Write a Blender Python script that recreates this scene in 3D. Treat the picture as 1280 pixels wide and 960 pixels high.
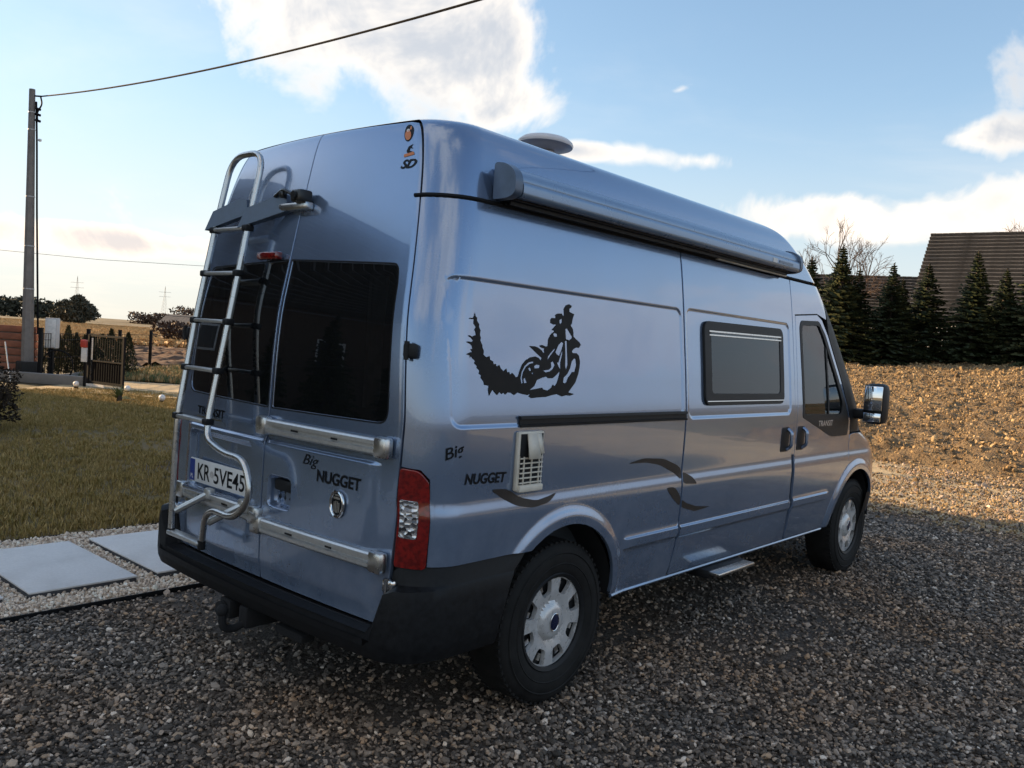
import bpy, bmesh, math, random
import numpy as np
from math import radians, pi, sin, cos, sqrt
from mathutils import Vector, Matrix
from mathutils.geometry import delaunay_2d_cdt
for o in list(bpy.data.objects): bpy.data.objects.remove(o, do_unlink=True)
scene = bpy.context.scene
COL = scene.collection
random.seed(7); rng = np.random.default_rng(7)

# ------------------------------------------------------------------ camera
# world frame: x = the way the van points, y = van's left, z = up; origin on the ground under the rear doors
CAM = np.array([-2.043, -3.198, 1.592]); YAW, PITCH, ROLL = 0.72153, -0.04677, 0.06658
_f = np.array([cos(YAW)*cos(PITCH), sin(YAW)*cos(PITCH), sin(PITCH)]); _r = np.array([sin(YAW), -cos(YAW), 0]); _u = np.cross(_r, _f)
_r, _u = cos(ROLL)*_r+sin(ROLL)*_u, -sin(ROLL)*_r+cos(ROLL)*_u
cam = bpy.data.cameras.new('camera'); cam.sensor_width = 36; cam.lens = 36*1045.5/1280; cam.clip_end = 6000; cam.clip_start = .05
cam_o = bpy.data.objects.new('camera', cam); COL.objects.link(cam_o)
m = Matrix.Identity(4)
for i in range(3): m[i][0], m[i][1], m[i][2], m[i][3] = _r[i], _u[i], -_f[i], CAM[i]
cam_o.matrix_world = m; scene.camera = cam_o

# ------------------------------------------------------------------ daylight
SUN_EL, SUN_AZ = radians(18), math.atan2(.94, -.33)      # azimuth of the sun, from +x towards +y: off the van's left flank
sdir = Vector((cos(SUN_AZ)*cos(SUN_EL), sin(SUN_AZ)*cos(SUN_EL), sin(SUN_EL)))
sun = bpy.data.lights.new('sun', 'SUN'); sun.energy = 5.0; sun.angle = radians(.6); sun.color = (1, .70, .40)
sun_o = bpy.data.objects.new('sun', sun); COL.objects.link(sun_o); sun_o.location = (-10, 20, 15)
sun_o.rotation_euler = (-sdir).to_track_quat('-Z', 'Y').to_euler()
world = bpy.data.worlds.new('World'); scene.world = world; world.use_nodes = True
wn = world.node_tree; wn.nodes.clear()
def wnode(t, **k):
    n = wn.nodes.new(t)
    for a, b in k.items(): setattr(n, a, b)
    return n
def wlink(a, b): wn.links.new(a, b)
def wmath(op, a, b=None, c=None, clamp=False):
    n = wnode('ShaderNodeMath', operation=op, use_clamp=clamp)
    for i, v in enumerate((a, b, c)):
        if v is None: continue
        if isinstance(v, (int, float)): n.inputs[i].default_value = v
        else: wlink(v, n.inputs[i])
    return n.outputs[0]
def wdot(a, vec):
    n = wnode('ShaderNodeVectorMath', operation='DOT_PRODUCT'); wlink(a, n.inputs[0]); n.inputs[1].default_value = vec; return n.outputs['Value']
tc = wnode('ShaderNodeTexCoord'); DIR = tc.outputs['Generated']
sky = wnode('ShaderNodeTexSky', sky_type='NISHITA', sun_disc=False); sky.sun_elevation = SUN_EL; sky.sun_rotation = pi/2-SUN_AZ
sky.air_density = 1.0; sky.dust_density = .15; sky.ozone_density = 2.2; sky.altitude = 250
def pdir(px, py):
    d = _f+_r*(px-640)/1045.5-_u*(py-480)/1045.5; return d/np.linalg.norm(d)
def wnoise(scale, det, rough, vec=None, dist=0.0, w=0):
    n = wnode('ShaderNodeTexNoise'); n.inputs['Scale'].default_value = scale; n.inputs['Detail'].default_value = det
    n.inputs['Roughness'].default_value = rough; n.inputs['Distortion'].default_value = dist; wlink(vec or DIR, n.inputs['Vector']); return n.outputs['Fac']
dz = wdot(DIR, (0, 0, 1))
# cloud layer: directions dropped onto a flat sheet, so cloudlets shrink towards the horizon
den = wmath('ADD', wmath('MAXIMUM', dz, 0.0), .10)
sc_ = wnode('ShaderNodeVectorMath', operation='SCALE'); wlink(DIR, sc_.inputs[0]); wlink(wmath('DIVIDE', 1.0, den), sc_.inputs['Scale'])
sheet = wnoise(.55, 6, .60, sc_.outputs[0], .4)
fine = wnoise(7.0, 6, .60, DIR, .5)
big = wnoise(2.6, 3, .55, DIR, .3)
def blob(c, a, b, tilt=0.0):
    c = np.asarray(c); t1 = np.cross(c, (0, 0, 1)); t1 /= np.linalg.norm(t1); t2 = np.cross(t1, c)
    e1 = cos(tilt)*t1+sin(tilt)*t2; e2 = -sin(tilt)*t1+cos(tilt)*t2
    x = wmath('MULTIPLY', wdot(DIR, tuple(e1)), 1/a); y = wmath('MULTIPLY', wdot(DIR, tuple(e2)), 1/b)
    r = wmath('SQRT', wmath('ADD', wmath('MULTIPLY', x, x), wmath('MULTIPLY', y, y)))
    front = wmath('GREATER_THAN', wdot(DIR, tuple(c)), 0)
    return wmath('MULTIPLY', wmath('MAXIMUM', wmath('SUBTRACT', 1.15, r), 0), front)
def azdir(L, F, el): # direction from camera-aligned ground components and an elevation in degrees
    h = np.array([cos(YAW), sin(YAW), 0])*F+np.array([sin(YAW), -cos(YAW), 0])*L; h /= np.linalg.norm(h)
    return np.array([h[0]*cos(radians(el)), h[1]*cos(radians(el)), sin(radians(el))])
blobs = [(pdir(430, 10), .215, .12, -.12), (pdir(600, 55), .085, .075, 0), (pdir(650, 140), .075, .035, .2), (pdir(785, 192), .050, .020, 0), (pdir(720, 188), .04, .016, 0),
         (pdir(1210, 275), .18, .055, .06), (pdir(1225, 172), .075, .024, .0), (pdir(1030, 272), .13, .038, 0), (pdir(1340, 255), .08, .04, 0), (pdir(190, 306), .20, .018, 0), (pdir(-80, 285), .2, .030, 0), (pdir(850, 112), .03, .012, .3), (pdir(870, 200), .05, .02, 0),
         (azdir(1, .22, 9), .38, .10, 0), (azdir(1, -.35, 14), .46, .13, 0), (azdir(.75, .7, 11), .20, .06, 0), (azdir(-1, -.45, 33), .28, .15, .1), (azdir(-.7, -1, 24), .35, .16, 0), (azdir(.2, -1, 32), .5, .28, 0), (azdir(-.5, -.6, 64), .75, .5, 0), (pdir(430, -260), .36, .22, 0)]  # last entries: unseen clouds behind and overhead, added to warm the bluish ambient light
tot = None
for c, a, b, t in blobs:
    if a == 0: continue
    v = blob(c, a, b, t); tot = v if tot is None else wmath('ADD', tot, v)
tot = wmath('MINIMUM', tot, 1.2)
mid = wnoise(5.0, 5, .62, DIR, .9)
turb = wmath('ADD', wmath('MULTIPLY', wmath('SUBTRACT', fine, .5), 2.2), wmath('ADD', wmath('MULTIPLY', wmath('SUBTRACT', mid, .5), 2.4), wmath('MULTIPLY', wmath('SUBTRACT', big, .5), 1.0)))
shape = wmath('ADD', wmath('MULTIPLY', tot, 1.15), turb)
mr = wnode('ShaderNodeMapRange', interpolation_type='SMOOTHSTEP'); wlink(shape, mr.inputs['Value']); mr.inputs['From Min'].default_value = .36; mr.inputs['From Max'].default_value = 1.15
m1 = mr.outputs[0]
ms = wnode('ShaderNodeMapRange', interpolation_type='SMOOTHSTEP'); wlink(sheet, ms.inputs['Value']); ms.inputs['From Min'].default_value = .48; ms.inputs['From Max'].default_value = .85
m2 = wmath('MULTIPLY', ms.outputs[0], .30)
mask = wmath('MULTIPLY', wmath('MAXIMUM', m1, m2), .86)
# thick middles are greyer than the sunlit rims
thick = wnode('ShaderNodeMapRange', interpolation_type='SMOOTHSTEP'); wlink(wmath('ADD', wmath('MULTIPLY', tot, 1.0), wmath('MULTIPLY', turb, 1.5)), thick.inputs['Value']); thick.inputs['From Min'].default_value = .5; thick.inputs['From Max'].default_value = 1.9
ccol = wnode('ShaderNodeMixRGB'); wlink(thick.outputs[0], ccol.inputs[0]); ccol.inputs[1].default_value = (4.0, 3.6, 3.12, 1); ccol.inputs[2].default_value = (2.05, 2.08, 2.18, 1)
hzc = wnode('ShaderNodeMixRGB'); hs = wnode('ShaderNodeMapRange', interpolation_type='SMOOTHSTEP'); wlink(wdot(DIR, (cos(SUN_AZ), sin(SUN_AZ), 0)), hs.inputs['Value']); hs.inputs['From Min'].default_value = -.88; hs.inputs['From Max'].default_value = .0
# low clouds sit in warmer, dimmer air
low = wnode('ShaderNodeMapRange', interpolation_type='SMOOTHSTEP'); wlink(dz, low.inputs['Value']); low.inputs['From Min'].default_value = .02; low.inputs['From Max'].default_value = .26
c2 = wnode('ShaderNodeMixRGB', blend_type='MULTIPLY'); c2.inputs[0].default_value = 1; wlink(ccol.outputs[0], c2.inputs[1])
lw = wnode('ShaderNodeMixRGB'); wlink(low.outputs[0], lw.inputs[0]); lc_ = wnode('ShaderNodeMixRGB'); wlink(hs.outputs[0], lc_.inputs[0]); lc_.inputs[1].default_value = (.50, .52, .70, 1); lc_.inputs[2].default_value = (1.32, 1.14, 1.02, 1); wlink(lc_.outputs[0], lw.inputs[1]); lw.inputs[2].default_value = (1, 1, 1, 1); wlink(lw.outputs[0], c2.inputs[2])
hzr = wnode('ShaderNodeMapRange', interpolation_type='SMOOTHSTEP'); wlink(dz, hzr.inputs['Value']); hzr.inputs['From Min'].default_value = -.02; hzr.inputs['From Max'].default_value = .30; hzr.inputs['To Min'].default_value = .74; hzr.inputs['To Max'].default_value = 0
skyh = wnode('ShaderNodeMixRGB'); wlink(hzr.outputs[0], skyh.inputs[0]); 
k1 = wnode('ShaderNodeVectorMath', operation='MULTIPLY_ADD'); wlink(sky.outputs[0], k1.inputs[0]); k1.inputs[1].default_value = (1/7.5,)*3; k1.inputs[2].default_value = (1, 1, 1)
k2 = wnode('ShaderNodeVectorMath', operation='DIVIDE'); wlink(sky.outputs[0], k2.inputs[0]); wlink(k1.outputs[0], k2.inputs[1]); wlink(k2.outputs[0], skyh.inputs[1]); 
wlink(hs.outputs[0], hzc.inputs[0]); hzc.inputs[1].default_value = (1.20, 1.28, 1.75, 1); hzc.inputs[2].default_value = (2.3, 2.28, 2.2, 1); wlink(hzc.outputs[0], skyh.inputs[2])
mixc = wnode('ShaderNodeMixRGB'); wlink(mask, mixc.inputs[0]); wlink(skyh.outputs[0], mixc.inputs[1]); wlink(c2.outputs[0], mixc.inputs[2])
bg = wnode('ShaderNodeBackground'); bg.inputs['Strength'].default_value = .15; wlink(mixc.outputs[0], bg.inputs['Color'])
wo = wnode('ShaderNodeOutputWorld'); wlink(bg.outputs[0], wo.inputs['Surface'])
vs = scene.view_settings; vs.view_transform = 'Standard'; vs.look = 'None'; vs.exposure = 1.2; vs.gamma = 1; vs.use_curve_mapping = False
scene.render.engine = 'CYCLES'; scene.render.resolution_x, scene.render.resolution_y = 1024, 768
world.cycles.sampling_method = 'MANUAL'; world.cycles.sample_map_resolution = 512; scene.cycles.max_bounces = 7; scene.cycles.caustics_reflective = False; scene.cycles.caustics_refractive = False; scene.cycles.sample_clamp_indirect = 6; scene.cycles.adaptive_threshold = .02

# ------------------------------------------------------------------ materials
MATS = {}
class NT:
    def __init__(s, name):
        s.m = bpy.data.materials.new(name); s.m.use_nodes = True; s.t = s.m.node_tree; s.b = s.t.nodes['Principled BSDF']; s.o = s.t.nodes['Material Output']
        MATS[name] = s.m
        s.tc = s.t.nodes.new('ShaderNodeTexCoord')
    def n(s, t, **k):
        n = s.t.nodes.new(t)
        for a, b in k.items(): setattr(n, a, b)
        return n
    def l(s, a, b): s.t.links.new(a, b)
    def set(s, **k):
        for a, v in k.items():
            i = s.b.inputs[a.replace('_', ' ')]
            if isinstance(v, (int, float)): i.default_value = v
            elif isinstance(v, tuple): i.default_value = (*v, 1) if len(v) == 3 else v
            else: s.l(v, i)
        return s
    def noise(s, scale, det=4, rough=.55, coord='Object', dist=0):
        n = s.n('ShaderNodeTexNoise'); n.inputs['Scale'].default_value = scale; n.inputs['Detail'].default_value = det; n.inputs['Roughness'].default_value = rough; n.inputs['Distortion'].default_value = dist
        s.l(s.tc.outputs[coord] if isinstance(coord, str) else coord, n.inputs['Vector']); return n.outputs['Fac']
    def ramp(s, fac, stops, interp='LINEAR'):
        n = s.n('ShaderNodeValToRGB'); cr = n.color_ramp; cr.interpolation = interp
        while len(cr.elements) < len(stops): cr.elements.new(.5)
        for e, (p, c) in zip(cr.elements, stops): e.position = p; e.color = (*c, 1) if len(c) == 3 else c
        s.l(fac, n.inputs['Fac']); return n.outputs['Color']
    def rng(s, fac, a, b, c, d):
        n = s.n('ShaderNodeMapRange'); s.l(fac, n.inputs['Value'])
        for i, v in zip(('From Min', 'From Max', 'To Min', 'To Max'), (a, b, c, d)): n.inputs[i].default_value = v
        return n.outputs[0]
    def mix(s, fac, a, b, mode='MIX'):
        n = s.n('ShaderNodeMixRGB', blend_type=mode)
        for i, v in enumerate((fac, a, b)):
            if isinstance(v, (int, float)): n.inputs[i].default_value = v
            elif isinstance(v, tuple): n.inputs[i].default_value = (*v, 1)
            else: s.l(v, n.inputs[i])
        return n.outputs[0]
    def bump(s, h, strength=.3, dist=.01):
        n = s.n('ShaderNodeBump'); n.inputs['Strength'].default_value = strength; n.inputs['Distance'].default_value = dist; s.l(h, n.inputs['Height']); s.l(n.outputs[0], s.b.inputs['Normal']); return s
    def rand(s):
        return s.n('ShaderNodeObjectInfo').outputs['Random']
def simple(name, col, rough=.5, metal=0.0, var=.12, scale=18, bump=0, spec=.5, coat=0.0):
    t = NT(name); nz = t.noise(scale, 5)
    t.set(Base_Color=t.mix(t.rng(nz, .3, .7, 0, 1), tuple(c*(1-var) for c in col), tuple(min(1, c*(1+var)) for c in col)), Roughness=t.rng(nz, .3, .7, max(0, rough-(.015 if metal > .3 else .06)), min(1, rough+(.015 if metal > .3 else .06))), Metallic=metal, Coat_Weight=coat)
    t.b.inputs['Specular IOR Level'].default_value = spec
    if bump: t.bump(nz, bump, .004)
    return t.m
# van paint: silver-blue metallic under clear coat, with a film of road dust on the lower flanks
t = NT('blue_metallic_paint'); nz = t.noise(900, 2, coord='Object'); n2 = t.noise(2.2, 6)
geo = t.n('ShaderNodeNewGeometry'); sp = t.n('ShaderNodeSeparateXYZ'); t.l(geo.outputs['Position'], sp.inputs[0])
n3 = t.noise(9, 8, .7); dust = t.mix(1, t.rng(sp.outputs['Z'], .38, 1.1, .62, .03), t.mix(1, t.rng(n2, .35, .7, .3, 1), t.rng(n3, .35, .65, .35, 1.1), 'MULTIPLY'), 'MULTIPLY')
base = t.mix(t.rng(nz, .35, .65, 0, 1), (.205, .282, .425), (.232, .315, .465))
t.set(Base_Color=t.mix(dust, base, (.16, .15, .14)), Metallic=t.rng(dust, 0, .4, .70, .3), Roughness=t.rng(n2, .3, .7, .17, .23), Coat_Weight=1.0, Coat_Roughness=t.rng(dust, 0, .35, .018, .14))
t.b.inputs['Coat IOR'].default_value = 1.62
simple('black_plastic', (.014, .0145, .016), .5, var=.25, scale=60, bump=.05, spec=.25)
simple('bumper_plastic', (.0095, .010, .0112), .5, var=.35, scale=40, bump=.08, spec=.2)
simple('dark_void', (.010, .010, .011), .9)
simple('rubber', (.010, .010, .011), .75, var=.3, scale=30, spec=.2)
simple('tyre_rubber', (.013, .0125, .012), .75, var=.5, scale=14, bump=.1, spec=.25)
simple('aluminium', (.60, .59, .57), .28, 1.0, var=.06, scale=40)
simple('brushed_rail', (.62, .62, .61), .38, .85, var=.07, scale=60)
simple('chrome', (.72, .72, .73), .08, 1.0, var=.03)
simple('wheel_silver', (.60, .59, .58), .3, .3, var=.08, scale=30, coat=.5)
simple('decal_black', (.011, .010, .010), .5, var=.1, spec=.15)
simple('decal_bronze', (.045, .038, .034), .4, .1, var=.1, spec=.2)
simple('letter_black', (.008, .009, .011), .4, spec=.15)
simple('plate_white', (.72, .72, .70), .35, var=.03)
simple('plate_blue', (.015, .04, .22), .35); simple('badge_blue', (.008, .014, .045), .3)
simple('red_band', (.45, .04, .03), .4)
simple('sticker_orange', (.62, .20, .07), .5)
simple('sticker_white', (.7, .68, .66), .45)
simple('vent_cream', (.66, .60, .50), .5, var=.08)
simple('dome_white', (.70, .66, .66), .35, var=.04)
simple('awning_grey', (.22, .305, .43), .28, .5, var=.04, scale=5)
simple('awning_cap', (.11, .15, .215), .35, .3)
simple('seat_fabric', (.05, .055, .06), .9)
simple('curtain_cloth', (.30, .28, .25), .95, var=.2)
simple('underbody', (.018, .017, .016), .85, var=.3)
simple('camera_black', (.02, .02, .02), .3)
def glass(name, tint, trans, refl_ior=1.55, rough=.0):
    t = NT(name); t.t.nodes.remove(t.b)
    g = t.n('ShaderNodeBsdfGlossy'); g.inputs['Roughness'].default_value = rough; g.inputs['Color'].default_value = (.95, .97, 1, 1)
    tr = t.n('ShaderNodeBsdfTransparent'); tr.inputs['Color'].default_value = (*tint, 1)
    df = t.n('ShaderNodeBsdfDiffuse'); df.inputs['Color'].default_value = (.008, .009, .010, 1)
    mx = t.n('ShaderNodeMixShader'); mx.inputs[0].default_value = 1-trans; t.l(tr.outputs[0], mx.inputs[1]); t.l(df.outputs[0], mx.inputs[2])
    fr = t.n('ShaderNodeFresnel'); fr.inputs['IOR'].default_value = refl_ior
    m2 = t.n('ShaderNodeMixShader'); t.l(fr.outputs[0], m2.inputs[0]); t.l(mx.outputs[0], m2.inputs[1]); t.l(g.outputs[0], m2.inputs[2]); t.l(m2.outputs[0], t.o.inputs['Surface'])
glass('privacy_glass', (.30, .33, .34), .35, 1.75)
glass('cab_glass', (.72, .78, .74), .92, 1.45)
glass('acrylic_glass', (.30, .26, .22), .35, 1.5)
t = NT('mirror_glass').set(Base_Color=(.85, .87, .9), Metallic=1.0, Roughness=.02)
t = NT('lamp_red'); t.set(Base_Color=t.mix(t.rng(t.noise(55, 2), .35, .65, 0, 1), (.10, .002, .002), (.22, .006, .004)), Roughness=.12, Coat_Weight=1.0); t.b.inputs['Coat Roughness'].default_value = .02
t = NT('lamp_clear'); v = t.n('ShaderNodeTexVoronoi'); v.inputs['Scale'].default_value = 55; t.l(t.tc.outputs['Object'], v.inputs['Vector']); t.set(Base_Color=t.ramp(v.outputs['Color'], [(.2, (.10, .10, .11)), (.6, (.45, .45, .47)), (.8, (.8, .8, .82))]), Metallic=.7, Roughness=.18, Coat_Weight=1.0); t.bump(v.outputs['Distance'], .6, .01)
# ------------------------------------------------------------------ mesh helpers
def link(name, me, mat=None, parent=None, loc=None):
    o = bpy.data.objects.new(name, me); COL.objects.link(o)
    if mat is not None and me is not None: me.materials.append(MATS[mat] if isinstance(mat, str) else mat)
    if parent is not None: o.parent = parent
    if loc is not None: o.location = loc
    return o
def tag(o, label=None, cat=None, group=None, kind=None):
    for k, v in (('label', label), ('category', cat), ('group', group), ('kind', kind)):
        if v: o[k] = v
    return o
def empty(name, loc=(0, 0, 0), rz=0, label=None, cat=None, group=None):
    o = bpy.data.objects.new(name, None); COL.objects.link(o); o.location = loc; o.rotation_euler = (0, 0, rz); o.empty_display_size = .2
    return tag(o, label, cat, group)
class MB:
    def __init__(s): s.v = []; s.f = []; s.mi = []; s.cur = 0
    def add(s, vs, fs):
        n = len(s.v); s.v += [tuple(map(float, p)) for p in vs]; s.f += [tuple(i+n for i in f) for f in fs]; s.mi += [s.cur]*len(fs); return s
    def box(s, c, d, rz=0, M=None):
        x, y, z = [q/2 for q in d]; P = [(a*x, b*y, e*z) for a in (-1, 1) for b in (-1, 1) for e in (-1, 1)]
        R = Matrix.Rotation(rz, 3, 'Z') if M is None else M
        P = [R @ Vector(p)+Vector(c) for p in P]
        return s.add(P, [(0, 1, 3, 2), (4, 6, 7, 5), (0, 4, 5, 1), (2, 3, 7, 6), (0, 2, 6, 4), (1, 5, 7, 3)])
    def bbox(s, c, d, b=.01, M=None):          # box with chamfered edges
        x, y, z = [q/2 for q in d]; bm = bmesh.new(); bmesh.ops.create_cube(bm, size=1)
        for v in bm.verts: v.co = Vector((v.co.x*2*x, v.co.y*2*y, v.co.z*2*z))
        bmesh.ops.bevel(bm, geom=bm.edges[:], offset=min(b, .45*min(d)), segments=2, affect='EDGES', profile=.5)
        R = M or Matrix.Identity(3); vs = [R @ v.co+Vector(c) for v in bm.verts]; bm.verts.index_update()
        fs = [[v.index for v in f.verts] for f in bm.faces]; bm.free(); return s.add(vs, fs)
    def tube(s, pts, r, n=10, caps=True, closed=False):
        P = [Vector(p) for p in pts]; m = len(P); rs = r if hasattr(r, '__len__') else [r]*m
        T = [((P[(i+1) % m]-P[(i-1) % m]) if closed else (P[min(i+1, m-1)]-P[max(i-1, 0)])).normalized() for i in range(m)]
        a = Vector((0, 0, 1)) if abs(T[0].z) < .9 else Vector((1, 0, 0)); u = T[0].cross(a).normalized(); vs = []; fs = []
        for i in range(m):
            u = (u-T[i]*u.dot(T[i])).normalized(); w = T[i].cross(u)
            for k in range(n): an = 2*pi*k/n; vs.append(P[i]+(u*cos(an)+w*sin(an))*rs[i])
        for i in range(m if closed else m-1):
            j = (i+1) % m
            for k in range(n): fs.append((i*n+k, i*n+(k+1) % n, j*n+(k+1) % n, j*n+k))
        if caps and not closed: fs += [tuple(range(n))[::-1], tuple((m-1)*n+k for k in range(n))]
        return s.add(vs, fs)
    def lathe(s, prof, n=32, M=None, closed=False):  # prof (r, h), axis z then M
        M = M or Matrix.Identity(4); vs = [M @ Vector((r*cos(2*pi*k/n), r*sin(2*pi*k/n), h)) for r, h in prof for k in range(n)]; fs = []
        m = len(prof)
        for i in range(m if closed else m-1):
            j = (i+1) % m
            for k in range(n): fs.append((i*n+k, i*n+(k+1) % n, j*n+(k+1) % n, j*n+k))
        return s.add(vs, fs)
    def prism(s, poly, a, b, axis='y'):   # polygon (p,q) swept along axis
        def P(p, q, h): return {'y': (p, h, q), 'x': (h, p, q), 'z': (p, q, h)}[axis]
        n = len(poly); vs = [P(p, q, a) for p, q in poly]+[P(p, q, b) for p, q in poly]
        return s.add(vs, [(i, (i+1) % n, n+(i+1) % n, n+i) for i in range(n)]+[tuple(range(n))[::-1], tuple(range(n, 2*n))])
    def mesh(s, name, smooth=0.0):
        me = bpy.data.meshes.new(name); me.from_pydata(s.v, [], s.f); me.update()
        bm = bmesh.new(); bm.from_mesh(me); bmesh.ops.recalc_face_normals(bm, faces=bm.faces[:]); bm.to_mesh(me); bm.free()
        if any(s.mi): me.polygons.foreach_set('material_index', s.mi)
        if smooth:
            me.polygons.foreach_set('use_smooth', [True]*len(me.polygons))
            me.set_sharp_from_angle(angle=radians(smooth))
        return me
    def build(s, name, mat, parent=None, smooth=35, loc=None): return link(name, s.mesh(name, smooth), mat, parent, loc)
def arc(c, r, a0, a1, n=8): return [(c[0]+r*cos(radians(a0+(a1-a0)*i/n)), c[1]+r*sin(radians(a0+(a1-a0)*i/n))) for i in range(n+1)]
def fillet(P, r, n=6):           # rounded 3-D polyline
    P = [Vector(p) for p in P]; out = [P[0]]
    for i in range(1, len(P)-1):
        a, b, c = P[i-1], P[i], P[i+1]; d1 = (a-b); d2 = (c-b); q = min(r, d1.length*.49, d2.length*.49); p0 = b+d1.normalized()*q; p1 = b+d2.normalized()*q
        for k in range(n+1): t_ = k/n; out.append(p0*(1-t_)**2+b*2*t_*(1-t_)+p1*t_**2)
    return out+[P[-1]]
def rpoly(P, r, n=5):            # rounded closed 2-D polygon; r scalar or per-vertex
    out = []; m = len(P)
    for i in range(m):
        a, b, c = [np.array(P[(i+k) % m], float) for k in (-1, 0, 1)]; rr = r[i] if hasattr(r, '__len__') else r
        if rr <= 0: out.append(tuple(b)); continue
        d1, d2 = a-b, c-b; l1, l2 = np.linalg.norm(d1), np.linalg.norm(d2); q = min(rr, .45*l1, .45*l2); p0 = b+d1/l1*q; p1 = b+d2/l2*q
        for k in range(n+1): t_ = k/n; out.append(tuple(p0*(1-t_)**2+b*2*t_*(1-t_)+p1*t_**2))
    return out
def resample(P, h):
    out = []; m = len(P)
    for i in range(m):
        a, b = np.array(P[i], float), np.array(P[(i+1) % m], float); k = max(1, int(math.ceil(np.linalg.norm(b-a)/h)))
        out += [tuple(a+(b-a)*j/k) for j in range(k)]
    return out
def inside(poly, X, Y):
    r = np.zeros(len(X), bool); n = len(poly); p = np.asarray(poly)
    for i in range(n):
        (x1, y1), (x2, y2) = p[i], p[(i+1) % n]
        if y1 == y2: continue
        c = ((y1 > Y) != (y2 > Y)) & (X < (x2-x1)*(Y-y1)/(y2-y1)+x1); r ^= c
    return r
def triangulate(outline, holes=(), h=.03, gx=(), gy=(), hb=None, extra=()):
    """CDT of an outline with holes, with a grid of inner points; returns pts (n,2), tris, boundary loops as index lists"""
    loops = [resample(outline, hb or h)]+[resample(q, hb or h) for q in holes]
    pts = []; edges = []; lid = []
    for lp in loops:
        n = len(pts); pts += lp; edges += [(n+i, n+(i+1) % len(lp)) for i in range(len(lp))]; lid.append(list(range(n, n+len(lp))))
    o = np.array(outline); x0, y0 = o.min(0); x1, y1 = o.max(0)
    if h < 5:
        xs = np.unique(np.concatenate([np.arange(x0, x1, h), [g for g in gx if x0 < g < x1]])); ys = np.unique(np.concatenate([np.arange(y0, y1, h), [g for g in gy if y0 < g < y1]]))
        xs = xs[np.concatenate([[True], np.diff(xs) > 1e-3])]; ys = ys[np.concatenate([[True], np.diff(ys) > 1e-3])]
        X, Y = [q.ravel() for q in np.meshgrid(xs, ys)]
        if len(extra):
            E_ = np.array(extra)
            for c_ in ARCHES: q_ = np.hypot(X-c_[0], Y-c_[1]); far = (q_ < .41) | (q_ > .525); X, Y = X[far], Y[far]
            X = np.concatenate([X, E_[:, 0]]); Y = np.concatenate([Y, E_[:, 1]])
        k = inside(loops[0], X, Y)
        for q in loops[1:]: k &= ~inside(q, X, Y)
        X, Y = X[k], Y[k]; B = np.array(pts); keep = np.ones(len(X), bool)
        for i in range(0, len(X), 4000):
            d = np.min((X[i:i+4000, None]-B[None, :, 0])**2+(Y[i:i+4000, None]-B[None, :, 1])**2, 1); keep[i:i+4000] = d > (.35*min(h, hb or h))**2
        pts = pts+list(zip(X[keep], Y[keep]))
    vo, eo, fo, ov, oe, of = delaunay_2d_cdt([Vector(p) for p in pts], edges, [], 0, 1e-7)
    V = np.array([tuple(p) for p in vo]); T = np.array([tuple(f) for f in fo if len(f) == 3])
    c = V[T].mean(1); k = inside(loops[0], c[:, 0], c[:, 1])
    for q in loops[1:]: k &= ~inside(q, c[:, 0], c[:, 1])
    mp = {}
    for i, l_ in enumerate(ov):
        for j in l_: mp[j] = i
    return V, T[k], [[mp[i] for i in l_] for l_ in lid]
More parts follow.
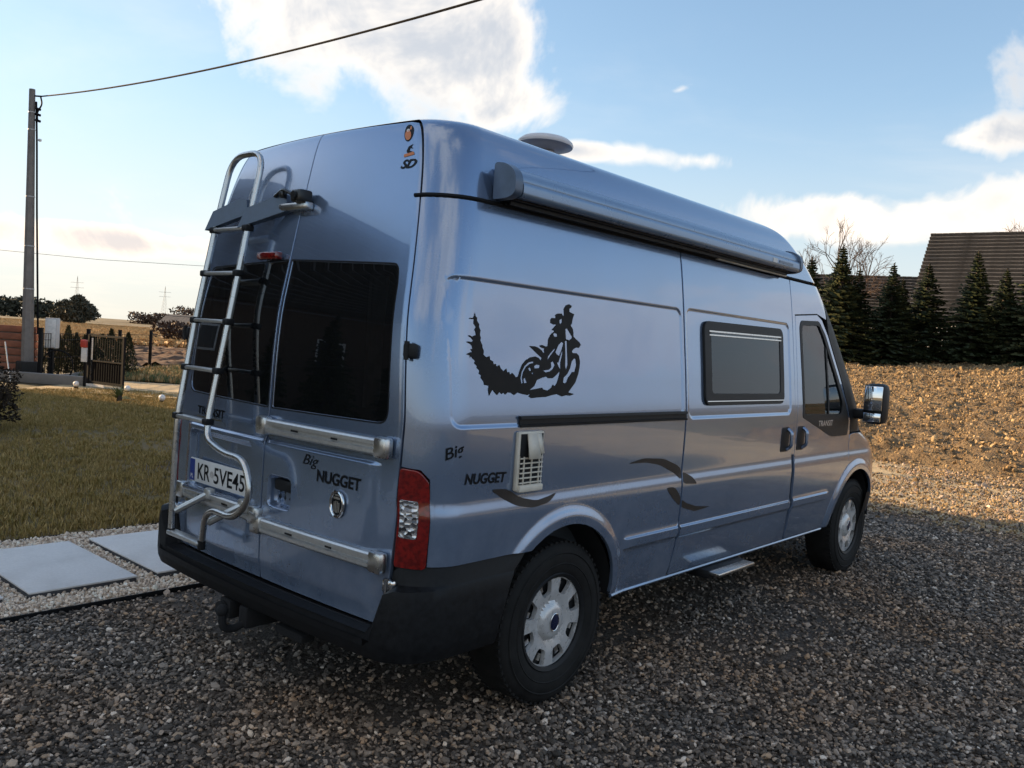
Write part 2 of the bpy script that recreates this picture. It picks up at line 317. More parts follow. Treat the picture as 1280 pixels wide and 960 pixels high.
def panel(name, chart, side, outline, mat, parent, holes=(), h=.03, thick=.02, off=0.0, gx=(), gy=(), hb=None, edge=.0025, extra=()):
    V, T, loops = triangulate(outline, holes, h, gx, gy, hb, extra)
    P = surf(chart, V[:, 0], V[:, 1], side); N = nrm(chart, V[:, 0], V[:, 1], side); P = P+N*off
    fn = np.cross(P[T[:, 1]]-P[T[:, 0]], P[T[:, 2]]-P[T[:, 0]]); fl = np.sum(fn*N[T].sum(1), 1) < 0; T[fl] = T[fl][:, ::-1]
    verts = [P]; norms = [N]; faces = [tuple(t_) for t_ in T]; n = len(P)
    if thick:
        for k_, lp in enumerate(loops):
            m_ = len(lp); p = P[lp]; nn = N[lp]; tg = np.roll(p, -1, 0)-np.roll(p, 1, 0); out = np.cross(tg, nn); out /= np.linalg.norm(out, axis=1, keepdims=True)+1e-9
            # orient the rim's normal away from the panel's material
            e0 = np.array(V[lp]); mid = .5*(e0+np.roll(e0, -1, 0)); c2 = (surf(chart, mid[:, 0], mid[:, 1], side)-0)
            tst = e0[:1]+0; a2 = V[lp[0]]; b2 = V[lp[1]]; d2 = b2-a2; nrm2 = np.array([d2[1], -d2[0]])/(np.linalg.norm(d2)+1e-9)*1e-4
            q = .5*(a2+b2)+nrm2; ins = inside(outline, np.array([q[0]]), np.array([q[1]]))[0] and not any(inside(hh, np.array([q[0]]), np.array([q[1]]))[0] for hh in holes)
            q3 = surf(chart, np.array([q[0]]), np.array([q[1]]), side)[0]; base3 = surf(chart, np.array([.5*(a2+b2)[0]]), np.array([.5*(a2+b2)[1]]), side)[0]
            sgn = np.sign(np.dot(q3-base3, out[0])); sgn = -sgn if ins else sgn
            out = out*(sgn if sgn != 0 else 1)
            r1 = p+out*edge*.3-nn*edge*.25; r2 = p+out*edge*.4-nn*edge; r3 = p+out*edge*.4-nn*thick
            verts += [r1, r2, r3]; norms += [(nn+out*.55), (nn*.25+out), out]
            rings = [lp, list(range(n, n+m_)), list(range(n+m_, n+2*m_)), list(range(n+2*m_, n+3*m_))]; n += 3*m_
            allP = np.concatenate(verts)
            for ra, rb in zip(rings[:-1], rings[1:]):
                for i in range(m_):
                    f4 = (ra[i], ra[(i+1) % m_], rb[(i+1) % m_], rb[i]); w = np.cross(allP[f4[1]]-allP[f4[0]], allP[f4[3]]-allP[f4[0]])
                    if np.dot(w, out[i]+nn[i]*.5) < 0: f4 = f4[::-1]
                    faces.append(f4)
    verts = np.concatenate(verts); norms = np.concatenate(norms); norms /= np.linalg.norm(norms, axis=1, keepdims=True)+1e-9
    me = bpy.data.meshes.new(name); me.from_pydata(verts.tolist(), [], faces); me.update()
    me.polygons.foreach_set('use_smooth', [True]*len(me.polygons)); me.normals_split_custom_set_from_vertices(norms.tolist())
    return link(name, me, mat, parent)
def gridsurf(name, ts, vs_, side, mat, parent, keep=None, off=0.0):
    T_, V_ = np.meshgrid(ts, vs_); P = plan(T_, V_, side, False); e = 1e-3
    da = plan(T_+e, V_, side, False)-plan(T_-e, V_, side, False); db = plan(T_, V_+e, side, False)-plan(T_, V_-e, side, False)
    N = np.cross(da, db)*(-side); N /= np.linalg.norm(N, axis=-1, keepdims=True)+1e-12; P = P+N*off
    n, m_ = T_.shape; fs = []
    for i in range(n-1):
        for j in range(m_-1):
            if keep and not keep(.5*(ts[j]+ts[j+1]), .5*(vs_[i]+vs_[i+1])): continue
            q = (i*m_+j, i*m_+j+1, (i+1)*m_+j+1, (i+1)*m_+j); fs.append(q[::-1] if side > 0 else q)
    return P.reshape(-1, 3), N.reshape(-1, 3), fs
def joined(name, pieces, mat, parent):
    vs_ = []; ns = []; fs = []
    for P, N, F in pieces: n = len(vs_); vs_ += P.tolist(); ns += N.tolist(); fs += [tuple(i+n for i in f) for f in F]
    me = bpy.data.meshes.new(name); me.from_pydata(vs_, [], fs); me.update(); me.polygons.foreach_set('use_smooth', [True]*len(fs)); me.normals_split_custom_set_from_vertices(ns)
    return link(name, me, mat, parent)
def text2d(txt, size=1.0, bold=0.0, shear=0.0, sx=1.0, spacing=1.0):
    cu = bpy.data.curves.new('txt', 'FONT'); cu.body = txt; cu.size = size; cu.offset = bold; cu.shear = shear; cu.space_character = spacing; cu.resolution_u = 4
    o = bpy.data.objects.new('txt', cu); COL.objects.link(o); dg = bpy.context.evaluated_depsgraph_get(); me = bpy.data.meshes.new_from_object(o.evaluated_get(dg))
    V = np.array([v.co[:2] for v in me.vertices]); F = [tuple(p.vertices) for p in me.polygons]; bpy.data.objects.remove(o); bpy.data.curves.remove(cu); bpy.data.meshes.remove(me)
    V[:, 0] *= sx; V -= V.min(0); return V, F
def fit(V, w, h): s = V.max(0)-V.min(0); return (V-V.min(0))*np.array([w/s[0], h/s[1]])
def surf_decal(name, V, F, chart, side, mat, parent, off=.0015):
    P = surf(chart, V[:, 0], V[:, 1], side); N = nrm(chart, V[:, 0], V[:, 1], side); P = P+N*off
    fs = []
    for f in F:
        w = np.cross(P[f[1]]-P[f[0]], P[f[2]]-P[f[0]]); fs.append(tuple(f) if np.dot(w, N[f[0]]) > 0 else tuple(f)[::-1])
    me = bpy.data.meshes.new(name); me.from_pydata(P.tolist(), [], fs); me.update(); return link(name, me, mat, parent)
def poly_decal(name, outline, chart, side, mat, parent, holes=(), off=.0015, h=.08):
    V, T, _ = triangulate(outline, holes, h, hb=.05); return surf_decal(name, V, [tuple(t_) for t_ in T], chart, side, mat, parent, off)
# ------------------------------------------------------------------ body surface of the van
def pchip(xs,ys):
    xs=np.asarray(xs,float);ys=np.asarray(ys,float);h=np.diff(xs);d=np.diff(ys)/h
    m=np.zeros_like(ys);m[0]=d[0];m[-1]=d[-1]
    for i in range(1,len(xs)-1):
        if d[i-1]*d[i]>0:
            a=2*h[i]+h[i-1];b=h[i]+2*h[i-1];m[i]=(a+b)/(a/d[i-1]+b/d[i])
    def f(x):
        x=np.clip(np.asarray(x,float),xs[0],xs[-1]);i=np.clip(np.searchsorted(xs,x)-1,0,len(xs)-2)
        t=(x-xs[i])/h[i]
        return (2*t**3-3*t**2+1)*ys[i]+(t**3-2*t**2+t)*h[i]*m[i]+(-2*t**3+3*t**2)*ys[i+1]+(t**3-t**2)*h[i]*m[i+1]
    return f
# v: height parameter (= z up to 2.42, then runs over the roof edge)
fW=pchip([.2,.40,.46,.56,.68,.80,.90,.925,.985,1.10,1.25,1.45,1.65,1.87,2.03,2.144,2.30,2.42,2.47,2.52,2.60,2.85,3.2],
         [.94,.948,.962,.982,.998,1.004,1.006,1.005,.996,.998,.999,.982,.958,.931,.908,.887,.850,.805,.775,.735,.66,.40,.03])
fZ=pchip([.2,2.30,2.42,2.47,2.52,2.60,2.85,3.2],[.2,2.30,2.42,2.458,2.480,2.497,2.525,2.535])
fR=pchip([.2,.5,.8,1.10,1.25,1.45,1.63,1.89,2.23,2.42,2.52,2.60,2.85,3.2],[0,-.002,-.006,-.003,.002,.008,.02,.064,.131,.175,.21,.28,.6,1.2])
fF=pchip([.2,.35,.5,.65,.85,1.0,1.07,1.13,1.20,1.5,1.9,2.135,2.3,2.42,2.47,2.52,2.60,2.85,3.2],[5.34,5.42,5.46,5.46,5.42,5.34,5.18,5.00,4.92,4.63,4.24,3.98,3.78,3.60,3.5,3.38,3.15,2.5,1.9])
fRF=pchip([.2,1.0,1.3,1.9,2.2,3.2],[.70,.70,.52,.38,.33,.33])
BOW=.03
def sst(a,b,x):
    t=np.clip((x-a)/(b-a),0,1);return t*t*(3-2*t)
def rrect(x,z,x0,x1,z0,z1,r):
    cx,cz=(x0+x1)/2,(z0+z1)/2;qx=np.abs(x-cx)-(x1-x0)/2+r;qz=np.abs(z-cz)-(z1-z0)/2+r
    return np.hypot(np.maximum(qx,0),np.maximum(qz,0))+np.minimum(np.maximum(qx,qz),0)-r
XR,XF,WZ=.900,4.56,.367
ARCHES=[(.885,.40),(4.50,.40)];AR=.425
def disp_side(x,z):
    d=0*x
    d=d-.007*(1-sst(-.016,.002,rrect(x,z,.145,1.832,1.262,1.842,.05)))
    d=d-.007*(1-sst(-.016,.002,rrect(x,z,1.88,3.20,1.262,1.85,.05)))
    d=d+.012*sst(.640,.646,z)*(1-sst(.690,.700,z))*sst(1.34,1.37,x)*(1-sst(3.91,3.95,x))
    for c in ARCHES:
        r=np.hypot(x-c[0],z-c[1]); d=d+.015*(1-sst(.455,.512,r))*sst(.36,.44,z)
    return d
def disp_rear(y,z,side):   # y>0 distance from centre; outward is -x
    d=.011*(1-sst(1.096,1.112,z))*sst(.50,.58,z)*(1-sst(.69,.75,y))
    if side>0: # left door: plate recess
        d=d-.030*(1-sst(-.03,.0,rrect(y,z,.10,.71,.775,1.085,.04)))
    else:
        d=d-.045*(1-sst(-.012,.0,rrect(y,z,.045,.215,.825,.965,.03)))
    return d
def plan(t,v,side,disp=True):
    """t in 0..5 around the plan: rear,corner,side,front corner,front. side=-1 right (y<0), +1 left"""
    t=np.asarray(t,float);v=np.asarray(v,float)
    W,Rr,F=fW(v),fR(v),fF(v);z=fZ(v)
    rc=np.minimum(.2,W*.6);rf=np.minimum(fRF(v),W*.72);xe=Rr+BOW;xs=xe+rc;xf=F-rf
    yr=(W-rc)*np.clip(t,0,1); 
    xr=Rr+BOW*np.clip(t,0,1)**2
    ph=np.clip(t-1,0,1)*np.pi/2
    xc=xe+rc*(1-np.cos(ph));yc=W-rc+rc*np.sin(ph)
    u=np.clip(t-2,0,1);xsd=xs+(xf-xs)*u
    ph2=np.clip(t-3,0,1)*np.pi/2;xfc=xf+rf*np.sin(ph2)-.06*0;yfc=W-rf+rf*np.cos(ph2)
    u4=np.clip(t-4,0,1);xff=F+.05*np.sin(u4*np.pi/2);yff=(W-rf)*(1-u4)
    x=np.where(t<1,xr,np.where(t<2,xc,np.where(t<3,xsd,np.where(t<4,xfc,xff))))
    y=np.where(t<1,yr,np.where(t<2,yc,np.where(t<3,W+0*t,np.where(t<4,yfc,yff))))
    if disp:
        ds=disp_side(x,z)*sst(1.3,1.7,t)*(1-sst(3.3,3.7,t))
        y=y+ds
        x=x-disp_rear(y,z,side)*(1-sst(.95,1.0,t))
    return np.stack([x,side*y,z],-1)
def t_side(x,v):
    x=np.asarray(x,float);v=np.asarray(v,float)
    W,Rr,F=fW(v),fR(v),fF(v);rc=np.minimum(.2,W*.6);rf=np.minimum(fRF(v),W*.72);xe=Rr+BOW;xs=xe+rc;xf=F-rf
    a=1+np.arccos(np.clip(1-(x-xe)/rc,-1,1))/(np.pi/2);b=2+(x-xs)/(xf-xs);c=3+np.arcsin(np.clip((x-xf)/rf,-1,1))/(np.pi/2)
    return np.where(x<xs,a,np.where(x<xf,b,c))
def t_rear(s,v):   # s metres from centre along the surface, .8 = door edge, .8+.314 corner end
    s=np.asarray(s,float)
    return np.where(s<.8,s/.8,np.where(s<1.114,1+(s-.8)/.314,2+(s-1.114)/3.))
def t_front(y,v): 
    W=fW(v);rf=np.minimum(fRF(v),W*.72);y=np.abs(y);return np.where(y<W-rf,5-y/(W-rf),4-np.arcsin(np.clip((y-(W-rf))/rf,0,1))/(np.pi/2)*0-(1-np.arccos(np.clip((y-(W-rf))/rf,0,1))/(np.pi/2)))
def surf(chart,a,b,side): return plan(chart(a,b),b,side)
def nrm(chart,a,b,side,e=.0015):
    a=np.asarray(a,float);b=np.asarray(b,float)
    da=surf(chart,a+e,b,side)-surf(chart,a-e,b,side);db=surf(chart,a,b+e,side)-surf(chart,a,b-e,side)
    n=np.cross(da,db);n/=np.linalg.norm(n,axis=-1,keepdims=True)+1e-12
    p=surf(chart,a,b,side);c=np.array([2.7,0,1.3])
    sg=np.sign(np.sum(n*np.array([[0,side,0.2]]) if chart is t_side else n*np.array([[-1,side*.3,.1]]) if chart is t_rear else n*np.array([[1,0,.3]]),-1))
    return n*np.where(sg==0,1,sg)[...,None]
# ------------------------------------------------------------------ the van
VAN = empty('camper_van', (0, 0, 0), 0, 'silver-blue high-roof camper van with rear ladder parked on the gravel', 'van')
PAINT = 'blue_metallic_paint'
GY = list(np.arange(1.285, 1.315, .007))+list(np.arange(1.79, 1.83, .007))+[1.25, 1.256, 1.262, 1.268, 1.274, 1.28, 1.83, 1.836, 1.842, 1.848, 1.854, .64, .643, .646, .652, .688, .692, .696, .70, .90, .91, .92, .93, .945, .96, .975, .985, 1.0]
GX = list(np.arange(.10, .20, .007))+list(np.arange(1.79, 1.83, .007))+list(np.arange(1.89, 1.93, .007))+[.139, .145, .151, .157, .165, 1.82, 1.826, 1.832, 1.838, 1.874, 1.88, 1.886, 1.892, 1.9, 3.18, 3.188, 3.194, 3.2, 3.206]
EXTRA = [(c[0]+r*cos(a), c[1]+r*sin(a)) for c in ARCHES for r in (.432, .442, .452, .460, .468, .476, .484, .492, .500, .508, .516) for a in np.linspace(-.3, pi+.3, 110)]
def archpts(c, r, z0, rev=False):
    zc = .40; a0 = math.degrees(math.asin((z0-zc)/r)); p = arc((c[0], zc), r, a0, 180-a0, 22); return p if not rev else p[::-1]
SILL = .42
# right rear quarter (above the bumper, round the rear arch)
RA0 = archpts(ARCHES[0], AR, SILL, True)     # left to right over the arch
ra = [(.636, .745)]+[p for p in RA0 if p[1] > .75 or p[0] > XR]
quarter = [(.105, .742), (.632, .742)]+ra+[(1.36, SILL), (1.848, SILL), (1.848, 2.138), (.203, 2.150), (.162, 1.85), (.112, 1.25)]
QP = panel('rear_quarter_panel', t_side, -1, quarter, PAINT, VAN, h=.028, gx=GX, gy=GY, extra=EXTRA)
SD = panel('sliding_door', t_side, -1, [(1.866, SILL+.004), (3.32, SILL+.004), (3.285, .55), (3.262, .80), (3.250, 1.9), (3.250, 2.134), (1.866, 2.138)], PAINT, VAN,
           holes=[rpoly([(2.085, 1.352), (3.05, 1.352), (3.06, 1.785), (2.09, 1.775)], .05)], h=.028, gx=GX, gy=GY)
# B pillar strip and the cab side above the door
panel('door_pillar', t_side, -1, [(3.262, 1.0), (3.297, 1.0), (3.300, 1.915), (3.68, 1.945), (3.84, 1.915), (3.80, 2.10), (3.75, 2.134), (3.262, 2.134)], PAINT, VAN, h=.03)
cabwin = rpoly([(3.395, 1.245), (3.375, 1.83), (3.40, 1.872), (3.70, 1.888), (3.80, 1.80), (4.02, 1.50), (4.23, 1.20), (4.22, 1.10), (3.93, 1.10), (3.48, 1.225)], [.03, .03, .03, .03, .02, 0, .02, .02, .04, .03])
fa = archpts(ARCHES[1], AR, SILL, True); DA = arc(ARCHES[1], .513, 176, 113, 12); FA = arc(ARCHES[1], .506, 113, 177, 12)
CD = panel('cab_door', t_side, -1, [(3.345, SILL+.004), (3.982, SILL+.004)]+DA+[(4.292, .93), (4.285, 1.09), (4.27, 1.20), (4.06, 1.52), (3.86, 1.80), (3.76, 1.905), (3.68, 1.935), (3.308, 1.905), (3.305, 1.0), (3.315, .80), (3.33, .60)], PAINT, VAN,
           holes=[cabwin], h=.03, gy=GY, extra=EXTRA)
ff = [(3.994, SILL)]+fa
panel('front_fender', t_side, -1, [(4.300, .93)]+FA+ff+[(5.34, SILL), (5.32, .62), (5.24, .90), (5.10, 1.02), (4.80, 1.10), (4.36, 1.10), (4.30, 1.09)], PAINT, VAN, h=.03, gy=GY, extra=EXTRA)
panel('a_pillar', t_side, -1, [(4.28, 1.205), (4.30, 1.115), (4.66, 1.115), (4.60, 1.20), (4.40, 1.45), (4.15, 1.70), (3.98, 1.90), (3.82, 2.12), (3.81, 2.10), (3.86, 1.90), (3.88, 1.80), (4.08, 1.52)], 'black_plastic', VAN, h=.04)
# left side, mirrored and plainer (one long body side, a cab door)
la = ra
panel('body_side', t_side, 1, [(.105, .742), (.632, .742)]+la+[(1.36, SILL), (3.33, SILL), (3.297, .8), (3.297, 1.915), (3.68, 1.945), (3.84, 1.915), (3.80, 2.10), (3.75, 2.134), (.203, 2.150), (.162, 1.85), (.112, 1.25)], PAINT, VAN, h=.035, gx=GX, gy=GY, extra=EXTRA)
CDL = panel('cab_door', t_side, 1, [(3.345, SILL+.004), (3.982, SILL+.004)]+DA+[(4.292, .93), (4.285, 1.09), (4.27, 1.20), (4.06, 1.52), (3.86, 1.80), (3.76, 1.905), (3.68, 1.935), (3.308, 1.905), (3.305, 1.0), (3.33, .60)], PAINT, VAN, holes=[cabwin], h=.04)
panel('window', t_side, 1, [p for p in cabwin], 'cab_glass', CDL, h=.06, thick=0, off=-.006)
panel('front_fender', t_side, 1, [(4.300, .93)]+FA+ff+[(5.34, SILL), (5.32, .62), (5.24, .90), (5.10, 1.02), (4.80, 1.10), (4.36, 1.10), (4.30, 1.09)], PAINT, VAN, h=.04)
panel('a_pillar', t_side, 1, [(4.28, 1.205), (4.30, 1.115), (4.66, 1.115), (4.60, 1.20), (4.40, 1.45), (4.15, 1.70), (3.98, 1.90), (3.82, 2.12), (3.81, 2.10), (3.86, 1.90), (3.88, 1.80), (4.08, 1.52)], 'black_plastic', VAN, h=.05)
# nose: bonnet, grille, bumper, windscreen
tf = np.linspace(2.96, 5, 40)
joined('bonnet', [gridsurf('b', np.linspace(3.3, 5, 30), np.linspace(.86, 1.20, 26), s, PAINT, VAN) for s in (-1, 1)], PAINT, VAN)
joined('grille', [gridsurf('g', np.linspace(3.55, 5, 24), np.linspace(.60, .86, 10), s, None, None, off=-.004) for s in (-1, 1)], 'black_plastic', VAN)
joined('front_bumper', [gridsurf('fb', np.linspace(3.0, 5, 30), np.linspace(.28, .62, 14), s, None, None, off=.012) for s in (-1, 1)], 'bumper_plastic', VAN)
joined('windscreen', [gridsurf('ws', np.linspace(3.62, 5, 24), np.linspace(1.20, 2.135, 30), s, None, None) for s in (-1, 1)], 'cab_glass', VAN)
for s in (-1, 1): joined('windscreen_frame', [gridsurf('wf', np.linspace(3.2, 3.64, 8), np.linspace(1.19, 2.14, 30), s, None, None, off=-.003)], 'black_plastic', VAN)
for s in (-1, 1): joined('headlamp', [gridsurf('hl', np.linspace(3.45, 4.15, 14), np.linspace(.70, 1.0, 12), s, None, None, off=.006)], 'lamp_clear', VAN)
# roof
vr = np.concatenate([np.linspace(2.158, 2.40, 12), np.linspace(2.42, 2.50, 8), np.linspace(2.517, 2.62, 9), np.linspace(2.66, 3.2, 12)])
tr_ = np.concatenate([np.linspace(0, 1, 14), np.linspace(1.168, 2, 16), np.linspace(2.03, 3, 50), np.linspace(3.05, 4, 14), np.linspace(4.05, 5, 16)])
ROOF = joined('roof', [gridsurf('r', tr_, vr, s, None, None, keep=lambda t_, v_: t_ > 1.168 or v_ > 2.513) for s in (-1, 1)], PAINT, VAN)
joined('rear_header', [gridsurf('rh', np.linspace(0, 1.3, 24), np.linspace(2.10, 2.60, 20), s, None, None, off=-.016) for s in (-1, 1)], 'dark_void', VAN)
# gutter seam under the roof and the dark joints around the openings
for s in (-1, 1):
    gut = MB()
    tt = np.concatenate([np.linspace(1.06, 2, 10), np.linspace(2.05, 2.985, 30)]); a = plan(tt, 2.148+0*tt, s, False); gut.tube([tuple(p) for p in a], .0085, 6); gut.build('gutter_seam', 'rubber', VAN)
# inner shell seen through gaps and windows
def lin_keep(side):
    def k(t_, v_):
        p = plan(np.array(t_), np.array(v_), side, False); x, y = p[0], abs(p[1])
        if t_ < 1 and 1.24 < v_ < 1.92 and y < .76: return False
        if 3.36 < x < 4.3 and t_ > 2 and v_ > 1.08 and v_ < 1.92: return False
        if side < 0 and 2.07 < x < 3.07 and 1.34 < v_ < 1.80 and t_ > 2: return False
        if t_ > 3.5 and v_ > 1.16: return False
        if t_ > 2 and (abs(x-.885) < .45 or abs(x-4.5) < .45) and v_ < .84: return False
        return True
    return k
tl = np.concatenate([np.linspace(0, 1, 22), np.linspace(1.1, 2, 8), np.linspace(2.012, 3, 90), np.linspace(3.1, 5, 14)])
joined('inner_shell', [gridsurf('il', tl, np.linspace(.43, 2.14, 60), s, None, None, keep=lin_keep(s), off=-.034) for s in (-1, 1)], 'dark_void', VAN)
fl = MB(); fl.box((2.7, 0, .45), (5.0, 1.2, .06)); fl.box((2.85, 0, .45), (2.9, 1.84, .05)); fl.box((.30, 0, .45), (.40, 1.70, .05)); fl.build('floor_pan', 'underbody', VAN)
# rear doors
def dooroutline(lo, hi, zt=2.466):
    return [(lo, .497), (.797, .492), (.822, .66), (.838, .95), (.842, 1.6), (.842, 2.30), (.838, zt-.0), (.805, zt+.020), (.45, zt+.034), (lo, zt+.038)]
rg = [1.08, 1.086, 1.09, 1.096, 1.10, 1.106, 1.112, 1.118]
RWIN = rpoly([(.018, 1.252), (.755, 1.262), (.772, 1.80), (.765, 1.872), (.018, 1.896)], [.008, .05, 0, .07, .008])
RD = panel('rear_door', t_rear, -1, dooroutline(.0058, .84), PAINT, VAN, holes=[RWIN], h=.03, gy=rg+[.82, .825, .83, .836, .84, .95, .955, .96, .965, .97], gx=[.04, .045, .05, .056, .06, .2, .205, .21, .215, .22])
LD = panel('rear_door', t_rear, 1, dooroutline(.0058, .84), PAINT, VAN, holes=[RWIN], h=.03, gy=rg+[.77, .775, .785, .795, .805, .81, 1.05, 1.06, 1.07, 1.08], gx=[.095, .10, .11, .12, .13, .135, .68, .69, .70, .71, .715])
RD['label'] = 'rear door carrying two silver rails, camper name and oval badge'; LD['label'] = 'rear door with ladder and number plate'
for s, dr in ((-1, RD), (1, LD)):
    gw = panel('window', t_rear, s, RWIN, 'privacy_glass', dr, h=.06, thick=0, off=-.004)
    sealo = rpoly([(.012, 1.246), (.761, 1.256), (.778, 1.80), (.771, 1.879), (.012, 1.902)], [.008, .055, 0, .075, .008])
    panel('window_seal', t_rear, s, sealo, 'rubber', dr, holes=[RWIN], h=.05, thick=.004, off=.0008, edge=.0005)
    # printed black border inside the pane edge
    brd = rpoly([(.045, 1.30), (.70, 1.31), (.715, 1.80), (.71, 1.83), (.045, 1.85)], .06)
    panel('glass_border', t_rear, s, RWIN, 'dark_void', dr, holes=[brd], h=.06, thick=0, off=-.012)
# corner posts with the tail lamps
for s in (-1, 1):
    panel('corner_post', t_rear, s, [(.852, 1.11), (.930, 1.105), (.968, 1.07), (.974, 1.0), (.974, .742), (1.028, .742), (1.030, 1.25), (1.040, 1.85), (1.046, 2.150), (.851, 2.150)], PAINT, VAN, h=.03, gy=GY)
    lampo = rpoly([(.848, .735), (.967, .735), (.970, 1.0), (.962, 1.06), (.925, 1.098), (.852, 1.102)], [.01, .015, 0, .01, .02, .01])
    LP = panel('tail_lamp', t_rear, s, lampo, 'lamp_red', VAN, h=.03, thick=.03, off=.008, edge=.006)
    panel('reversing_lens', t_rear, s, rpoly([(.858, .848), (.926, .846), (.932, .986), (.862, .988)], .01), 'lamp_clear', LP, h=.03, thick=.004, off=.0105, edge=.002)
# rear bumper: a section swept round the plan
bm_ = MB(); path = []
for s, ts in ((-1, np.concatenate([[2.040, 2.02], np.linspace(2.0, 1.0, 12), np.linspace(.96, 0, 14)])), (1, np.concatenate([np.linspace(.04, .96, 13), np.linspace(1.0, 2.0, 12), [2.02, 2.040]]))):
    for t_ in ts:
        xq = np.array(float(t_)); p = plan(xq, np.array(.6), s, False); e = 1e-3; d = plan(xq+e, np.array(.6), s, False)-plan(xq-e, np.array(.6), s, False); n_ = np.array([-d[1], d[0], 0])*(1 if s < 0 else -1); n_ = n_/np.linalg.norm(n_); n_ = n_ if n_[0]*-1+n_[1]*s > 0 else -n_
        path.append((p, n_, t_))
sec = []
for p, n_, t_ in path:
    k = float(sst(1.02, 1.22, np.array(t_))); zt = .482*(1-k)+.738*k; b = float(1-sst(1.1, 1.9, np.array(t_))); led = .062*b+.012
    zl = .482*(1-k)+.668*k; prof = [(-.035, zt), (.004*(1-k)+.006*k, zt), (.008, zt-.004), (.010+.0*k, zl+.002*k), (.012*k+led*(1-k), zl-.001), (led-.002+.006*k, zl-.012), (led+.012, zl-.05), (led+.014, .46), (led+.010, .42), (led-.004, .385), (led-.05, .365), (-.06, .365)]
    sec.append([tuple(np.array([p[0], p[1], 0])+n_*e_+np.array([0, 0, z_])) for e_, z_ in prof])
def bend(sc_): return [(.885-sqrt(max(.431**2-(p[2]-.40)**2, 0)), p[1], p[2]) for p in sc_]
sec = [bend(sec[0])]+sec+[bend(sec[-1])]
m_ = len(sec[0])
for i in range(len(sec)-1): bm_.add(sec[i]+sec[i+1], [(j, j+1, m_+j+1, m_+j) for j in range(m_-1)])
bm_.add(sec[0], [tuple(range(m_))]); bm_.add(sec[-1], [tuple(range(m_))])
BUMP = bm_.build('rear_bumper', 'bumper_plastic', VAN, 40)
bm2 = bmesh.new(); bm2.from_mesh(BUMP.data); bmesh.ops.remove_doubles(bm2, verts=bm2.verts[:], dist=1e-4); bmesh.ops.recalc_face_normals(bm2, faces=bm2.faces[:]); bm2.to_mesh(BUMP.data); bm2.free()
BUMP.data.polygons.foreach_set('use_smooth', [True]*len(BUMP.data.polygons)); BUMP.data.set_sharp_from_angle(angle=radians(38))
# sill flange along the bottom of the right side
for s in (-1, 1): sf = MB(); xs_ = np.linspace(1.32, 3.99, 24); pp = surf(t_side, xs_, 0*xs_+.425, s); sf.tube([(p[0], p[1]-s*.004, .412) for p in pp], .009, 6); sf.build('sill_flange', PAINT, VAN)
# wheel arch liners and mudflap
for c in (ARCHES[0][0], ARCHES[1][0]):
    for s in (-1, 1):
        al = MB(); pts = arc((c, .40), .433, 2, 178, 20); n0 = len(pts)
        vs_ = [(x, s*.965, z) for x, z in pts]+[(x, s*.60, z) for x, z in pts]; al.add(vs_, [(i, i+1, n0+i+1, n0+i) for i in range(n0-1)]); al.add([(c-.45, s*.60, .3), (c+.45, s*.60, .3), (c+.45, s*.60, .83), (c-.45, s*.60, .83)], [(0, 1, 2, 3)]); al.build('wheel_arch_liner', 'dark_void', VAN)
